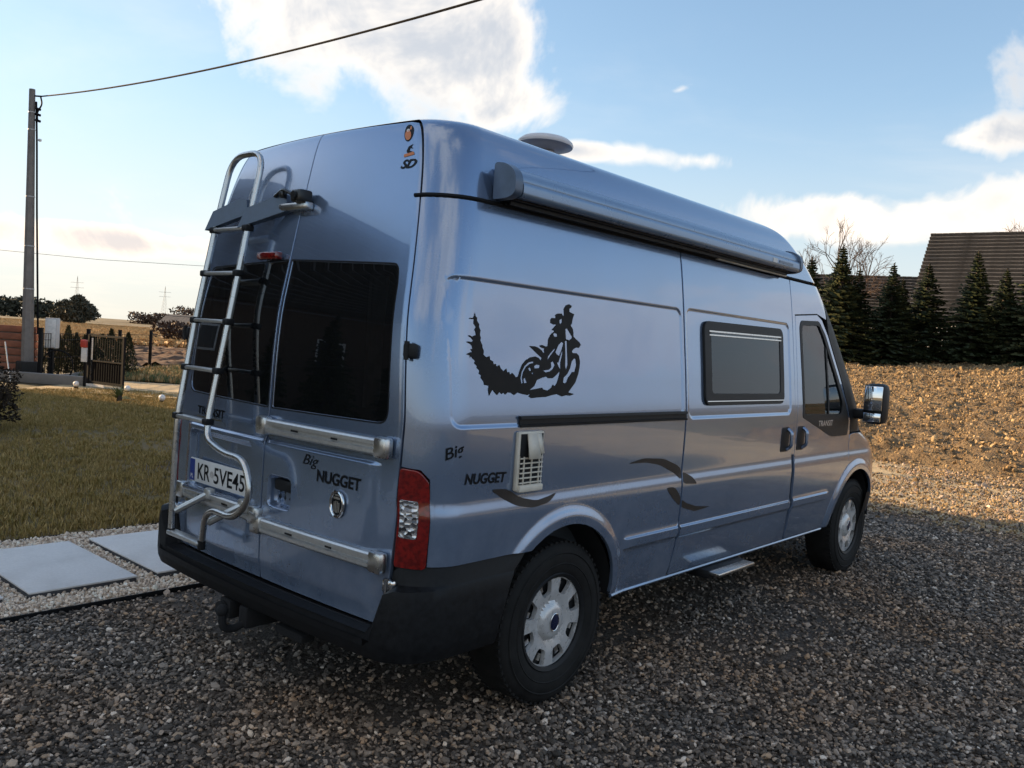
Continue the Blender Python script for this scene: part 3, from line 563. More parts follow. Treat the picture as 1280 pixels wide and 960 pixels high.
# wheels
def make_wheel(side, x, front=False):
    w = empty('wheel', (x, side*.856, WZ)); w.parent = VAN; w.scale = (1.063, 1.0, 1.063)
    M = Matrix.Rotation(-pi/2*side, 4, 'X') ; R_ = WZ
    prof = [(.205, -.095), (.225, -.108), (.27, -.112), (.315, -.106), (.332, -.094), (.341, -.080), (.3445, -.05)]
    full = prof+[(.3455, 0)]+[(r, -h) for r, h in prof[::-1]]
    ty = MB(); ty.lathe(full, 64, M)
    for k in range(64):       # shoulder lugs and sidewall ribs
        a = 2*pi*k/64
        for sg in (-1, 1):
            c = M @ Vector((.3385*cos(a), .3385*sin(a), sg*.072)); Rm = (M @ Matrix.Rotation(a, 4, 'Z')).to_3x3(); ty.box(c, (.010, .016, .044), M=Rm)
    ty.lathe([(.292, .1105), (.296, .1135), (.300, .1105)], 64, M); ty.lathe([(.246, .110), (.250, .1135), (.254, .110)], 64, M)
    ty.build('tyre', 'tyre_rubber', w, 40)
    rim = MB(); rim.lathe([(.20, -.09), (.205, .0), (.212, .095), (.205, .103), (.19, .095), (.186, .055), (.12, .045), (.09, .05), (.05, .055), (0.001, .055)], 48, M); rim.build('rim', 'black_plastic', w, 40)
    # trim: disc with eight windows, dished
    def dish(r): return np.interp(r, [0, .03, .062, .075, .082, .10, .13, .175, .197, .207, .213], [.098, .098, .094, .084, .073, .079, .085, .086, .084, .090, .080])
    circ = [(.213*cos(2*pi*k/72), .213*sin(2*pi*k/72)) for k in range(72)]; hs = []
    for k in range(8):
        a = 2*pi*(k+.5)/8; q = [(.124, -.20), (.189, -.225), (.189, .225), (.124, .20)]; hs.append(rpoly([(r*cos(a+b), r*sin(a+b)) for r, b in q], .014, 4))
    V, T, lps = triangulate(circ, hs, .012, hb=.010); rr = np.hypot(V[:, 0], V[:, 1]); P = np.c_[V, dish(rr)]
    n0 = len(P); vs_ = P.tolist(); fs = [tuple(t_) for t_ in T]
    for lp in lps:
        b0 = len(vs_); vs_ += [(V[i, 0]*(1.0), V[i, 1], dish(rr[i])-.022) for i in lp]; L_ = len(lp); fs += [(lp[i], lp[(i+1) % L_], b0+(i+1) % L_, b0+i) for i in range(L_)]
    tm = MB(); tm.add([M @ Vector(p) for p in vs_], fs); tm.build('wheel_trim', 'wheel_silver', w, 30)
    cap = MB(); cap.lathe([(.001, .103), (.02, .103), (.026, .1015), (.0265, .097)], 24, M @ Matrix.Scale(1.35, 4, (0, 1, 0))); cap.build('hub_badge', 'badge_blue', w, 40)
    rg_ = MB(); rg_.tube([tuple(M @ Vector((.0275*cos(a), .0275*1.33*sin(a), .101))) for a in np.linspace(0, 2*pi, 24, endpoint=False)], .0022, 6, closed=True); rg_.build('badge_ring', 'chrome', w)
    for k in range(8): sb = MB(); a = 2*pi*(k+.5)/8; sb.box(M @ Vector((.155*cos(a+.1), .155*sin(a+.1), .06)), (.03, .022, .012), M=(M @ Matrix.Rotation(a, 4, 'Z')).to_3x3()); sb.build('steel_spoke', 'aluminium', w)
    w.rotation_euler = (0, radians(11 if front else 3), 0)
    return w
for s in (-1, 1):
    make_wheel(s, XR); make_wheel(s, XF, True)
ax = MB(); ax.tube([(XR, -.75, WZ), (XR, .75, WZ)], .045, 10); ax.bbox((XR, 0, WZ-.01), (.3, .3, .26), .08); ax.tube([(.3, .2, .33), (1.6, .25, .33), (3.2, .25, .33)], .03, 8); ax.bbox((2.3, .1, .35), (.9, .34, .2), .06); ax.box((2.7, .42, .38), (4.6, .08, .1)); ax.box((2.7, -.42, .38), (4.6, .08, .1)); ax.build('axle_and_exhaust', 'underbody', VAN)
# tow bar
tb = MB(); tb.box((.10, 0, .30), (.10, 1.1, .07)); tb.bbox((-.02, .02, .28), (.20, .07, .10), .015); tb.tube(fillet([(-.05, .02, .27), (-.16, .02, .235), (-.21, .02, .25), (-.215, .02, .31)], .03), .017, 10)
tb.lathe([(.001, .0)]+[(.025*cos(radians(a)), .025*sin(radians(a))) for a in range(-70, 91, 20)], 16, Matrix.Translation((-.215, .02, .33))); tb.bbox((-.09, .16, .285), (.07, .09, .085), .012); tb.tube([(-.13, .16, .285), (-.15, .16, .285)], .035, 14); tb.bbox((-.03, -.25, .27), (.07, .20, .04), .01)
[setattr(tb, 'v', [(q[0]+.05, q[1], q[2]+.045) for q in tb.v])]; tb.build('tow_bar', 'dark_void', VAN)
# ---- ladder on the left rear door
LAD = empty('ladder', (0, 0, 0)); LAD.parent = VAN
# inner (right-hand) rail: down from the hoop, kinks out round the number plate, back in to the foot
inner = [(.078, .30, 2.32), (.03, .30, 2.06), (-.045, .30, 1.61), (-.12, .30, 1.17), (-.13, .285, 1.08), (-.13, .14, 1.035), (-.13, -.04, 1.03), (-.13, -.10, .88), (-.13, .02, .765), (-.13, .20, .77), (-.13, .265, .735), (-.125, .295, .60)]
outer = [(.078, .585, 2.32), (.03, .59, 2.06), (-.045, .60, 1.61), (-.12, .58, 1.17), (-.125, .585, .95), (-.125, .585, .60)]
r1 = MB(); r1.tube(fillet([inner[1]]+inner[2:], .07), .0145, 12); r1.build('rail', 'aluminium', LAD)
r2 = MB(); r2.tube(fillet(outer[1:], .07), .0145, 12); r2.build('rail', 'aluminium', LAD)
r3 = MB(); r3.tube(fillet([(.031, .30, 2.065), (.092, .295, 2.408), (.092, .575, 2.408), (.031, .59, 2.065)], .11), .0145, 12); r3.build('top_hoop', 'aluminium', LAD)
def at_z(P, z):
    for a, b in zip(P[:-1], P[1:]):
        if min(a[2], b[2]) <= z <= max(a[2], b[2]) and a[2] != b[2]: k = (z-a[2])/(b[2]-a[2]); return tuple(a[i]+(b[i]-a[i])*k for i in range(3))
for z in (2.045, 1.835, 1.61, 1.385, 1.155):
    a = Vector(at_z(inner, z)); b = Vector(at_z(outer, z)); d = (b-a); rgm = MB(); Mx = Matrix((( -d.normalized()).cross(Vector((0, 0, 1))), d.normalized(), Vector((0, 0, 1)))).transposed()
    rgm.bbox((a+b)/2, (.040, d.length+.02, .018), .006, M=Mx); o = rgm.build('rung', 'brushed_rail', LAD)
    [MB().bbox(q_, (.045, .042, .030), .008).build('rung_clamp', 'black_plastic', LAD) for q_ in (a, b)]
fr_ = MB(); fr_.bbox((-.125, .44, .60), (.05, .29, .02), .006); fr_.build('rung', 'brushed_rail', LAD)
for y in (.295, .585): MB().tube([(-.125, y, .615), (-.125, y, .575)], .018, 10).build('rail_foot', 'rubber', LAD)
# upper bracket arms wrapping from the rails to the door edge
for (y0, y1) in ((.585, .40), (.29, .07)):
    a = MB(); xq = float(fR(np.array(2.14)))
    pl = [(y0+.055, 2.045), (y0+.01, 2.135), (y1+.04, 2.195), (y1, 2.19), (y1-.005, 2.12), (y1+.05, 2.105), (y0+.02, 2.055)]
    vs_ = [(.0+.075*min(1, max(0, (y0+.055-y)/.24)), y, z) for y, z in pl]+[(.035+.075*min(1, max(0, (y0+.055-y)/.24)), y, z) for y, z in pl]; n_ = len(pl)
    a.add(vs_, [(i, (i+1) % n_, n_+(i+1) % n_, n_+i) for i in range(n_)]+[tuple(range(n_)), tuple(range(n_, 2*n_))]); a.build('bracket_arm', 'awning_cap', LAD)
br = MB(); br.bbox((.088, .02, 2.135), (.045, .22, .035), .01); br.build('bracket_foot', 'aluminium', LAD)
for y in (.10, .40):
    a = MB(); a.tube([(-.11, y+.17, .70), (-.03, y+.02, .80)], .016, 8); a.bbox((-.03, y+.02, .80), (.035, .05, .05), .008); a.build('lower_strut', 'brushed_rail', LAD)
# reversing camera by the top bracket and the high brake light
rc_ = MB(); rc_.bbox((.075, -.045, 2.175), (.07, .075, .055), .012); rc_.tube([(.03, -.045, 2.175), (.045, -.045, 2.175)], .018, 12); rc_.tube(fillet([(.06, .14, 2.185), (.05, .06, 2.21), (.05, .01, 2.19), (.06, -.03, 2.17)], .03), .008, 6); rc_.bbox((.06, .075, 2.19), (.03, .035, .035), .01); rc_.build('reversing_camera', 'camera_black', LD)
hb_ = MB(); hb_.bbox((.045, .135, 1.917), (.035, .165, .036), .010); hb_.build('high_brake_light', 'lamp_red', LD)
# hinges
for s in (-1, 1):
    for z in (1.545, .655):
        hg = MB(); hg.bbox((.045 if z > 1 else .02, s*(.848 if z > 1 else .838), z), (.03, .062, .055), .01); hg.tube([(.03 if z > 1 else .0, s*.842, z-.035), (.03 if z > 1 else .0, s*.842, z+.035)], .010, 8); hg.build('hinge', 'chrome' if z < 1 else 'black_plastic', VAN)
# silver accessory rails
def acc_rail(y0, y1, z, par):
    def xr(y): return float(surf(t_rear, np.array(abs(y)/max(.01, float(fW(np.array(z)))-.2)*.8), np.array(z), -1 if y < 0 else 1)[0])-.004
    ys = np.linspace(y0, y1, 7); pr = [(-.004, .031), (-.030, .031), (-.036, .024), (-.036, .010), (-.022, .006), (-.022, -.006), (-.036, -.010), (-.036, -.024), (-.030, -.031), (-.004, -.031)]
    mbx = MB(); n_ = len(pr); xb = [float(fR(np.array(z)))-.004+BOW*(abs(y)/.8)**2 for y in ys]
    for i in range(len(ys)-1):
        mbx.add([(xb[i]+a, ys[i], z+b) for a, b in pr]+[(xb[i+1]+a, ys[i+1], z+b) for a, b in pr], [(j, (j+1) % n_, n_+(j+1) % n_, n_+j) for j in range(n_)])
    R_ = mbx.build('accessory_rail', 'brushed_rail', par, 30)
    for y, x in ((ys[0], xb[0]), (ys[-1], xb[-1])):
        c = MB(); c.bbox((x-.022, y, z), (.046, .075, .082), .014); c.build('rail_end_cap', 'aluminium', R_)
    for k in (2, 4):
        c = MB(); c.box((xb[k]-.021, ys[k]+.03, z), (.006, .05, .008)); c.build('rail_slot', 'black_plastic', R_)
acc_rail(-.005, -.775, 1.172, RD); acc_rail(-.005, -.785, .738, RD); acc_rail(.02, .72, .772, LD)
# number plate
PL = MB(); px0 = float(fR(np.array(.88)))+.022; PL.bbox((px0-.012, .405, .882), (.012, .52, .114), .004); PLO = PL.build('number_plate', 'plate_white', LD)
b_ = MB(); b_.box((px0-.0190, .640, .882), (.0015, .044, .104)); b_.build('plate_blue_band', 'plate_blue', PLO)
def rear_flat_text(txt, yc, zc, w, h, x, mat, par, bold=0, shear=0, name='lettering', spacing=1.0):
    V, F = text2d(txt, 1, bold, shear, 1, spacing); V = fit(V, w, h); P = [(x, yc+w/2-a, zc-h/2+b) for a, b in V]
    me = bpy.data.meshes.new(name); me.from_pydata(P, [], F); me.update(); return link(name, me, mat, par)
xl = px0-.0194
rear_flat_text('KR', .530, .882, .115, .078, xl, 'letter_black', PLO, .012); rear_flat_text('5VE45', .300, .882, .270, .078, xl, 'letter_black', PLO, .012)
rear_flat_text('PL', .640, .852, .026, .020, px0-.0200, 'sticker_white', PLO, .01)
se = MB(); se.lathe([(.001, 0), (.016, 0), (.016, .001)], 16, Matrix.Translation((xl, .453, .882)) @ Matrix.Rotation(-pi/2, 4, 'Y')); se.build('plate_seal', 'wheel_silver', PLO)
# plate lamp bar / ledge under the plate
lb = MB(); lb.bbox((-.022, .42, .797), (.03, .50, .022), .008); lb.build('plate_ledge', PAINT, LD)
# lettering and badge
def rtxt(txt, s0, z0, w, h, side, mat, par, bold=.0, shear=0.0, off=.002, name='lettering', rot=0):
    V, F = text2d(txt, 1, bold, shear); V = fit(V, w, h)
    if rot: c = V.mean(0); V = (V-c) @ np.array([[cos(rot), sin(rot)], [-sin(rot), cos(rot)]])+c
    if side < 0: V[:, 0] = s0+V[:, 0]
    else: V[:, 0] = s0-V[:, 0]
    V[:, 1] += z0; return surf_decal(name, V, F, t_rear, side, mat, par, off)
rtxt('TRANSIT', .655, 1.155, .275, .040, 1, 'letter_black', LD, .02)
V_, T_, _l = triangulate([(.40, 1.141), (.655, 1.141), (.655, 1.147), (.40, 1.147)], h=.1); surf_decal('lettering', V_, [tuple(q) for q in T_], t_rear, 1, 'chrome', LD, .003)
rtxt('Big', .288, 1.030, .105, .056, -1, 'letter_black', RD, .0, .35)
rtxt('NUGGET', .388, .985, .268, .050, -1, 'letter_black', RD, .03)
bx_ = float(surf(t_rear, np.array(.532), np.array(.916), -1)[0]); Mb = Matrix.Translation((bx_-.001, -.53, .916)) @ Matrix.Rotation(-pi/2, 4, 'Y') @ Matrix.Scale(1.25, 4, (1, 0, 0))
bd = MB(); bd.lathe([(.001, .006), (.040, .006), (.042, .0)], 28, Mb); BD = bd.build('oval_badge', 'letter_black', RD)
bd = MB(); bd.tube([tuple(Mb @ Vector((.040*cos(a), .040*sin(a), .007))) for a in np.linspace(0, 2*pi, 32, endpoint=False)], .0065, 8, closed=True); bd.build('badge_ring', 'chrome', BD)
bd = MB()
for yy, z0_, z1_ in ((-.015, -.030, .008), (-.005, -.034, .012), (.005, -.034, .012), (.015, -.030, .008)): bd.box((bx_-.009, -.53+yy, .916+(z0_+z1_)/2), (.002, .006, z1_-z0_))
bd.box((bx_-.009, -.53, .916+.024), (.002, .044, .008)); bd.box((bx_-.009, -.53, .916+.036), (.002, .026, .006)); bd.build('badge_emblem', 'aluminium', BD)
# rear handle in its recess
hx = float(fR(np.array(.9)))
hd = MB(); hd.bbox((hx+.018, -.135, .925), (.034, .125, .052), .012); hd.build('handle', 'black_plastic', RD)
# stickers
def oval(cx, cz, a, b, tilt, n=28): return [(cx+a*cos(q)*cos(tilt)-b*sin(q)*sin(tilt), cz+a*cos(q)*sin(tilt)+b*sin(q)*cos(tilt)) for q in np.linspace(0, 2*pi, n, endpoint=False)]
poly_decal('oval_sticker', oval(.770, 2.418, .030, .046, -.5), t_rear, -1, 'letter_black', RD, off=.002)
poly_decal('oval_sticker', oval(.763, 2.403, .022, .024, -.4), t_rear, -1, 'sticker_orange', RD, off=.003)
poly_decal('oval_sticker', oval(.766, 2.427, .012, .007, .2), t_rear, -1, 'sticker_white', RD, off=.003)
poly_decal('oval_sticker', oval(.788, 2.438, .006, .011, -.5), t_rear, -1, 'sticker_orange', RD, off=.003)
poly_decal('club_sticker', [(.752, 2.335), (.765, 2.352), (.80, 2.362), (.785, 2.352), (.795, 2.342), (.775, 2.346), (.772, 2.335), (.795, 2.330), (.757, 2.326)], t_rear, -1, 'letter_black', RD, off=.002)
poly_decal('club_sticker', [(.735, 2.322), (.80, 2.330), (.805, 2.318), (.735, 2.310)], t_rear, -1, 'sticker_orange', RD, off=.002)
rtxt('SD', .715, 2.262, .105, .038, -1, 'letter_black', RD, .03, .5)
poly_decal('maker_mark', oval(.56, 2.235, .036, .036, 0), t_rear, 1, 'wheel_silver', LD, holes=[oval(.56, 2.235, .032, .032, 0)], off=.002)
# ---- right-hand side furniture
tk = MB(); xs_ = np.linspace(.520, 1.845, 12); pr = [(0, .022), (.012, .022), (.014, .010), (.006, .008), (.006, -.012), (.014, -.014), (.013, -.024), (0, -.024)]; n_ = len(pr)
rows = []
for x in xs_: b = surf(t_side, np.array(x), np.array(1.284), -1); rows.append([(x, b[1]+.008-e-.010, 1.284+z) for e, z in pr])
for i in range(len(rows)-1): tk.add(rows[i]+rows[i+1], [(j, (j+1) % n_, n_+(j+1) % n_, n_+j) for j in range(n_)])
tk.add(rows[0], [tuple(range(n_))]); tk.add(rows[-1], [tuple(range(n_))]); tk.build('sliding_door_track', 'black_plastic', QP, 0)
# camper window
def wl(x, z): return (x, z)
wo_ = rpoly([(2.055, 1.333), (3.072, 1.336), (3.082, 1.803), (2.062, 1.790)], .055); wi_ = rpoly([(2.125, 1.395), (3.02, 1.395), (3.03, 1.755), (2.13, 1.745)], .035)
CW = panel('camper_window', t_side, -1, wo_, 'black_plastic', SD, holes=[wi_], h=.05, thick=.03, off=.016, edge=.006)
panel('pane', t_side, -1, rpoly([(2.12, 1.39), (3.025, 1.39), (3.035, 1.76), (2.125, 1.75)], .03), 'acrylic_glass', CW, h=.1, thick=.012, off=.012)
for z0_, z1_ in ((1.733, 1.741), (1.713, 1.720)): panel('trim_strip', t_side, -1, [(2.11, z0_), (3.045, z0_+.012), (3.045, z1_+.012), (2.11, z1_)], 'aluminium', CW, h=.2, thick=.003, off=.0185, edge=.001)
panel('sill_bar', t_side, -1, [(2.07, 1.352), (3.06, 1.354), (3.06, 1.358), (2.07, 1.356)], 'chrome', CW, h=.2, thick=.002, off=.018, edge=.0008)
# handles
for x0, x1, par in ((3.075, 3.195, SD), (3.325, 3.44, CD)):
    panel('handle_recess', t_side, -1, rpoly([(x0, 1.025), (x1, 1.025), (x1, 1.182), (x0, 1.182)], .02), 'black_plastic', par, h=.05, thick=.004, off=.0025, edge=.002)
    y_ = float(surf(t_side, np.array(x1), np.array(1.1), -1)[1]); hh = MB(); hh.tube(fillet([(x1-.03, y_-.002, 1.04), (x1-.03, y_-.030, 1.06), (x1-.03, y_-.030, 1.15), (x1-.03, y_-.002, 1.17)], .02), .012, 8); hh.build('handle', PAINT, par)
# cab window
panel('window', t_side, -1, cabwin, 'cab_glass', CD, h=.06, thick=0, off=-.006)
fr2 = rpoly([(3.415, 1.26), (3.40, 1.82), (3.42, 1.85), (3.70, 1.865), (3.775, 1.79), (3.985, 1.50), (4.10, 1.33), (4.08, 1.25)], [.03]*8)
panel('window_frame', t_side, -1, rpoly([(3.388, 1.238), (3.368, 1.835), (3.395, 1.880), (3.705, 1.895), (3.81, 1.805), (4.03, 1.50), (4.24, 1.20), (4.232, 1.092), (3.925, 1.092), (3.475, 1.217)], [.03, .03, .03, .03, .02, 0, .02, .02, .04, .03]), 'black_plastic', CD, holes=[fr2], h=.05, thick=.008, off=.003, edge=.002)
panel('window_bar', t_side, -1, [(3.83, 1.255), (3.85, 1.255), (3.83, 1.70), (3.81, 1.72)], 'black_plastic', CD, h=.1, thick=.006, off=.001)
V_, F_ = text2d('TRANSIT', 1, .01); V_ = fit(V_, .26, .040); V_[:, 0] += 3.66; V_[:, 1] += 1.172; surf_decal('lettering', V_, F_, t_side, -1, 'wheel_silver', CD, .005)
# mirror
for s in (-1, 1):
    MR = empty('mirror', (0, 0, 0)); MR.parent = VAN
    a = MB(); a.bbox((4.40, s*1.135, 1.335), (.15, .160, .30), .045); a.build('mirror_housing', 'black_plastic', MR)
    g = MB(); g.bbox((4.322, s*1.135, 1.375), (.012, .125, .180), .004, M=Matrix.Rotation(s*radians(-8), 3, 'Z')); g.build('mirror_glass', 'mirror_glass', MR)
    g = MB(); g.bbox((4.322, s*1.135, 1.235), (.012, .12, .065), .004, M=Matrix.Rotation(s*radians(-4), 3, 'Z')); g.build('wide_angle_glass', 'mirror_glass', MR)
    a = MB(); a.bbox((4.40, s*1.02, 1.25), (.12, .12, .075), .025); a.bbox((4.36, s*.975, 1.19), (.20, .05, .16), .025); a.build('mirror_arm', 'black_plastic', MR)
# name and swooshes
def stxt(txt, x0, z0, w, h, bold, shear, rot=0, mat='letter_black'):
    V, F = text2d(txt, 1, bold, shear); V = fit(V, w, h)
    if rot: c = V.mean(0); V = (V-c) @ np.array([[cos(rot), sin(rot)], [-sin(rot), cos(rot)]])+c
    V[:, 0] += x0; V[:, 1] += z0; return surf_decal('lettering', V, F, t_side, -1, mat, QP, .002)
stxt('Big', .128, 1.145, .085, .058, .012, .3, .32); stxt('NUGGET', .224, 1.045, .235, .043, .03, .12, -.03)
for pl in ([(0.369, 1.019), (0.473, 1.013), (0.55, 0.971), (0.658, 0.948), (0.746, 0.96), (0.798, 0.972), (0.741, 0.934), (0.634, 0.921), (0.533, 0.938), (0.452, 0.973)],
           [(1.333, 1.06), (1.472, 1.079), (1.662, 1.066), (1.800, 1.025), (1.846, 1.002), (1.846, .94), (1.791, 0.98), (1.626, 1.037), (1.496, 1.057)], [(1.692, 0.915), (1.779, 0.912), (1.846, .855), (1.846, .803), (1.763, 0.855)]):
    poly_decal('swoosh', rpoly(pl, .03, 3), t_side, -1, 'decal_bronze', QP, off=.002)
for pl in ([(1.866, .985), (1.96, 0.952), (2.014, 0.91), (1.886, 0.92), (1.866, .935)], [(1.866, .840), (1.90, .818), (2.029, 0.785), (2.185, 0.77), (2.016, 0.76), (1.866, .795)]): poly_decal('swoosh', rpoly(pl, .02, 3), t_side, -1, 'decal_bronze', SD, off=.002)
MOTO=[(0.274,1.707),(0.278,1.691),(0.287,1.687),(0.284,1.678),(0.289,1.670),(0.297,1.663),(0.295,1.652),(0.303,1.639),(0.299,1.623),(0.304,1.610),(0.300,1.601),(0.311,1.583),(0.312,1.572),(0.319,1.561),(0.316,1.547),(0.324,1.541),(0.332,1.537),(0.351,1.542),(0.353,1.528),(0.370,1.522),(0.373,1.511),(0.387,1.513),(0.390,1.502),(0.407,1.509),(0.414,1.496),(0.431,1.484),(0.448,1.496),(0.453,1.480),(0.465,1.483),(0.469,1.471),(0.483,1.479),(0.494,1.472),(0.504,1.462),(0.519,1.465),(0.530,1.489),(0.545,1.513),(0.568,1.532),(0.598,1.545),(0.629,1.550),(0.651,1.545),(0.666,1.533),(0.674,1.545),(0.652,1.557),(0.622,1.575),(0.594,1.592),(0.630,1.592),(0.649,1.588),(0.676,1.575),(0.683,1.565),(0.695,1.571),(0.660,1.596),(0.677,1.600),(0.704,1.593),(0.716,1.598),(0.721,1.626),(0.737,1.646),(0.766,1.663),(0.746,1.667),(0.767,1.682),(0.779,1.691),(0.759,1.690),(0.739,1.696),(0.738,1.708),(0.748,1.718),(0.776,1.718),(0.773,1.733),(0.793,1.740),(0.818,1.741),(0.822,1.734),(0.834,1.732),(0.834,1.763),(0.848,1.779),(0.870,1.786),(0.890,1.780),(0.886,1.772),(0.873,1.766),(0.872,1.753),(0.893,1.747),(0.907,1.745),(0.896,1.727),(0.887,1.700),(0.878,1.695),(0.894,1.678),(0.898,1.660),(0.896,1.647),(0.910,1.638),(0.939,1.623),(0.949,1.611),(0.933,1.597),(0.916,1.599),(0.895,1.591),(0.881,1.580),(0.889,1.573),(0.915,1.574),(0.932,1.564),(0.939,1.538),(0.935,1.513),(0.924,1.482),(0.902,1.445),(0.872,1.420),(0.850,1.402),(0.892,1.394),(0.862,1.387),(0.837,1.389),(0.804,1.384),(0.772,1.394),(0.732,1.389),(0.693,1.382),(0.639,1.380),(0.601,1.377),(0.583,1.385),(0.594,1.394),(0.572,1.390),(0.528,1.397),(0.514,1.401),(0.492,1.390),(0.474,1.399),(0.453,1.401),(0.439,1.392),(0.429,1.401),(0.418,1.394),(0.405,1.403),(0.391,1.390),(0.381,1.397),(0.364,1.412),(0.344,1.387),(0.340,1.412),(0.344,1.426),(0.318,1.430),(0.315,1.442),(0.299,1.457),(0.302,1.466),(0.289,1.473),(0.293,1.484),(0.277,1.495),(0.280,1.501),(0.264,1.512),(0.270,1.521),(0.255,1.530),(0.249,1.538),(0.239,1.531),(0.243,1.540),(0.222,1.545),(0.247,1.554),(0.256,1.552),(0.246,1.565),(0.257,1.567),(0.254,1.578),(0.244,1.585),(0.227,1.590),(0.230,1.594),(0.254,1.592),(0.261,1.599),(0.252,1.607),(0.235,1.615),(0.240,1.618),(0.258,1.612),(0.265,1.617),(0.278,1.620),(0.275,1.635),(0.269,1.639),(0.279,1.651),(0.266,1.664),(0.269,1.680),(0.244,1.680),(0.245,1.684),(0.264,1.685),(0.271,1.695)]
MOTOH=[[(0.591,1.411),(0.621,1.428),(0.637,1.452),(0.671,1.462),(0.703,1.468),(0.710,1.461),(0.742,1.461),(0.774,1.479),(0.795,1.494),(0.789,1.474),(0.774,1.444),(0.757,1.426),(0.745,1.435),(0.733,1.421),(0.709,1.409),(0.678,1.414),(0.671,1.421),(0.632,1.416)],
[(0.538,1.437),(0.533,1.460),(0.541,1.484),(0.560,1.508),(0.586,1.524),(0.616,1.529),(0.620,1.523),(0.597,1.519),(0.571,1.506),(0.552,1.484),(0.544,1.461),(0.549,1.439)],
[(0.555,1.438),(0.551,1.454),(0.562,1.463),(0.568,1.451),(0.574,1.441)],
[(0.621,1.510),(0.635,1.516),(0.659,1.515),(0.656,1.503),(0.623,1.500)],
[(0.582,1.499),(0.597,1.504),(0.604,1.490),(0.589,1.490)],
[(0.603,1.481),(0.617,1.483),(0.612,1.474)],
[(0.709,1.534),(0.713,1.552),(0.738,1.572),(0.767,1.593),(0.762,1.581),(0.733,1.557)],
[(0.766,1.573),(0.788,1.604),(0.813,1.620),(0.825,1.613),(0.815,1.590),(0.793,1.557),(0.774,1.564)],
[(0.834,1.624),(0.850,1.624),(0.850,1.576),(0.851,1.521),(0.836,1.495),(0.831,1.515),(0.835,1.566)],
[(0.840,1.675),(0.853,1.680),(0.889,1.644),(0.884,1.636),(0.867,1.628),(0.842,1.632)],
[(0.879,1.537),(0.897,1.550),(0.909,1.548),(0.913,1.522),(0.899,1.491),(0.882,1.491),(0.864,1.475),(0.852,1.465),(0.839,1.445),(0.826,1.440),(0.814,1.444),(0.819,1.465),(0.844,1.480),(0.865,1.506)],
[(0.754,1.650),(0.766,1.655),(0.782,1.651),(0.783,1.641),(0.765,1.638),(0.757,1.642)],
[(0.732,1.527),(0.748,1.534),(0.760,1.518),(0.747,1.501),(0.727,1.490),(0.695,1.485),(0.680,1.492),(0.719,1.497),(0.735,1.508)],
[(0.784,1.529),(0.809,1.575),(0.818,1.585),(0.815,1.565),(0.800,1.529),(0.799,1.498),(0.787,1.509),(0.774,1.528)],
[(0.800,1.712),(0.819,1.719),(0.818,1.704),(0.808,1.693),(0.800,1.700)],
[(0.668,1.589),(0.693,1.585),(0.689,1.575),(0.683,1.574)]]

poly_decal('motocross_rider_decal', MOTO, t_side, -1, 'decal_black', QP, holes=MOTOH, off=.002)
# fridge vent
VT = empty('fridge_vent', (0, 0, 0)); VT.parent = VAN; yv = float(surf(t_side, np.array(.58), np.array(1.12), -1)[1])
a = MB(); a.bbox((.583, yv-.008, 1.122), (.165, .022, .245), .012); a.build('vent_frame', 'vent_cream', VT)
a = MB(); a.box((.583, yv-.0205, 1.085), (.135, .002, .12)); a.box((.583, yv-.0205, 1.19), (.14, .002, .09)); a.build('vent_opening', 'dark_void', VT)
for z in np.linspace(1.035, 1.135, 6): a = MB(); a.bbox((.583, yv-.024, z), (.14, .008, .006), .002); a.build('grille_bar', 'vent_cream', VT)
for x in (.535, .583, .631): a = MB(); a.bbox((x, yv-.0245, 1.085), (.006, .007, .115), .002); a.build('grille_bar', 'vent_cream', VT)
a = MB(); a.add([(.535, yv-.050, 1.135), (.610, yv-.050, 1.135), (.600, yv-.022, 1.235), (.548, yv-.022, 1.235)], [(0, 1, 2, 3)]); a.add([(.612, yv-.054, 1.155), (.645, yv-.040, 1.155), (.640, yv-.022, 1.235), (.602, yv-.022, 1.235)], [(0, 1, 2, 3)]); o = a.build('vent_cover', 'vent_cream', VT); sm = o.modifiers.new('s', 'SOLIDIFY'); sm.thickness = .006
a = MB(); a.bbox((.583, yv-.020, 1.012), (.15, .030, .030), .008); a.build('vent_lip', 'vent_cream', VT)
# entry step
a = MB(); a.bbox((2.45, -1.03, .385), (.44, .09, .022), .008); a.build('entry_step', 'aluminium', VAN); a = MB(); a.bbox((2.45, -.93, .375), (.46, .16, .05), .01); a.build('step_housing', 'black_plastic', VAN)
# awning
AW = empty('awning', (0, 0, 0)); AW.parent = VAN
def sweep(mb, pr, x0, x1, cap=True):
    n_ = len(pr); mb.add([(x0, y, z) for y, z in pr]+[(x1, y, z) for y, z in pr], [(j, (j+1) % n_, n_+(j+1) % n_, n_+j) for j in range(n_)]+([tuple(range(n_)), tuple(range(n_, 2*n_))] if cap else []))
AX0, AX1 = .432, 3.13
up = rpoly([(-.87, 2.205), (-.975, 2.212), (-.992, 2.235), (-.985, 2.262), (-.955, 2.288), (-.90, 2.300), (-.865, 2.303)], [0, .01, .02, .03, .03, .03, 0], 4)
a = MB(); sweep(a, up, AX0, AX1); a.build('awning_case', 'awning_grey', AW, 30)
a = MB(); sweep(a, rpoly([(-.955, 2.172), (-.995, 2.172), (-1.006, 2.185), (-1.006, 2.222), (-.998, 2.234), (-.955, 2.21)], [.005, .012, .008, .01, .01, 0], 3), AX0+.01, AX1); a.build('front_rail', 'awning_grey', AW, 30)
a = MB(); sweep(a, [(-.865, 2.158), (-.953, 2.165), (-.953, 2.205), (-.84, 2.205)], AX0+.01, AX1-.01)
for yy in (-.885, -.905, -.928): sweep(a, [(yy-.005, 2.150), (yy+.005, 2.150), (yy+.005, 2.17), (yy-.005, 2.17)], AX0+.02, AX1-.02)
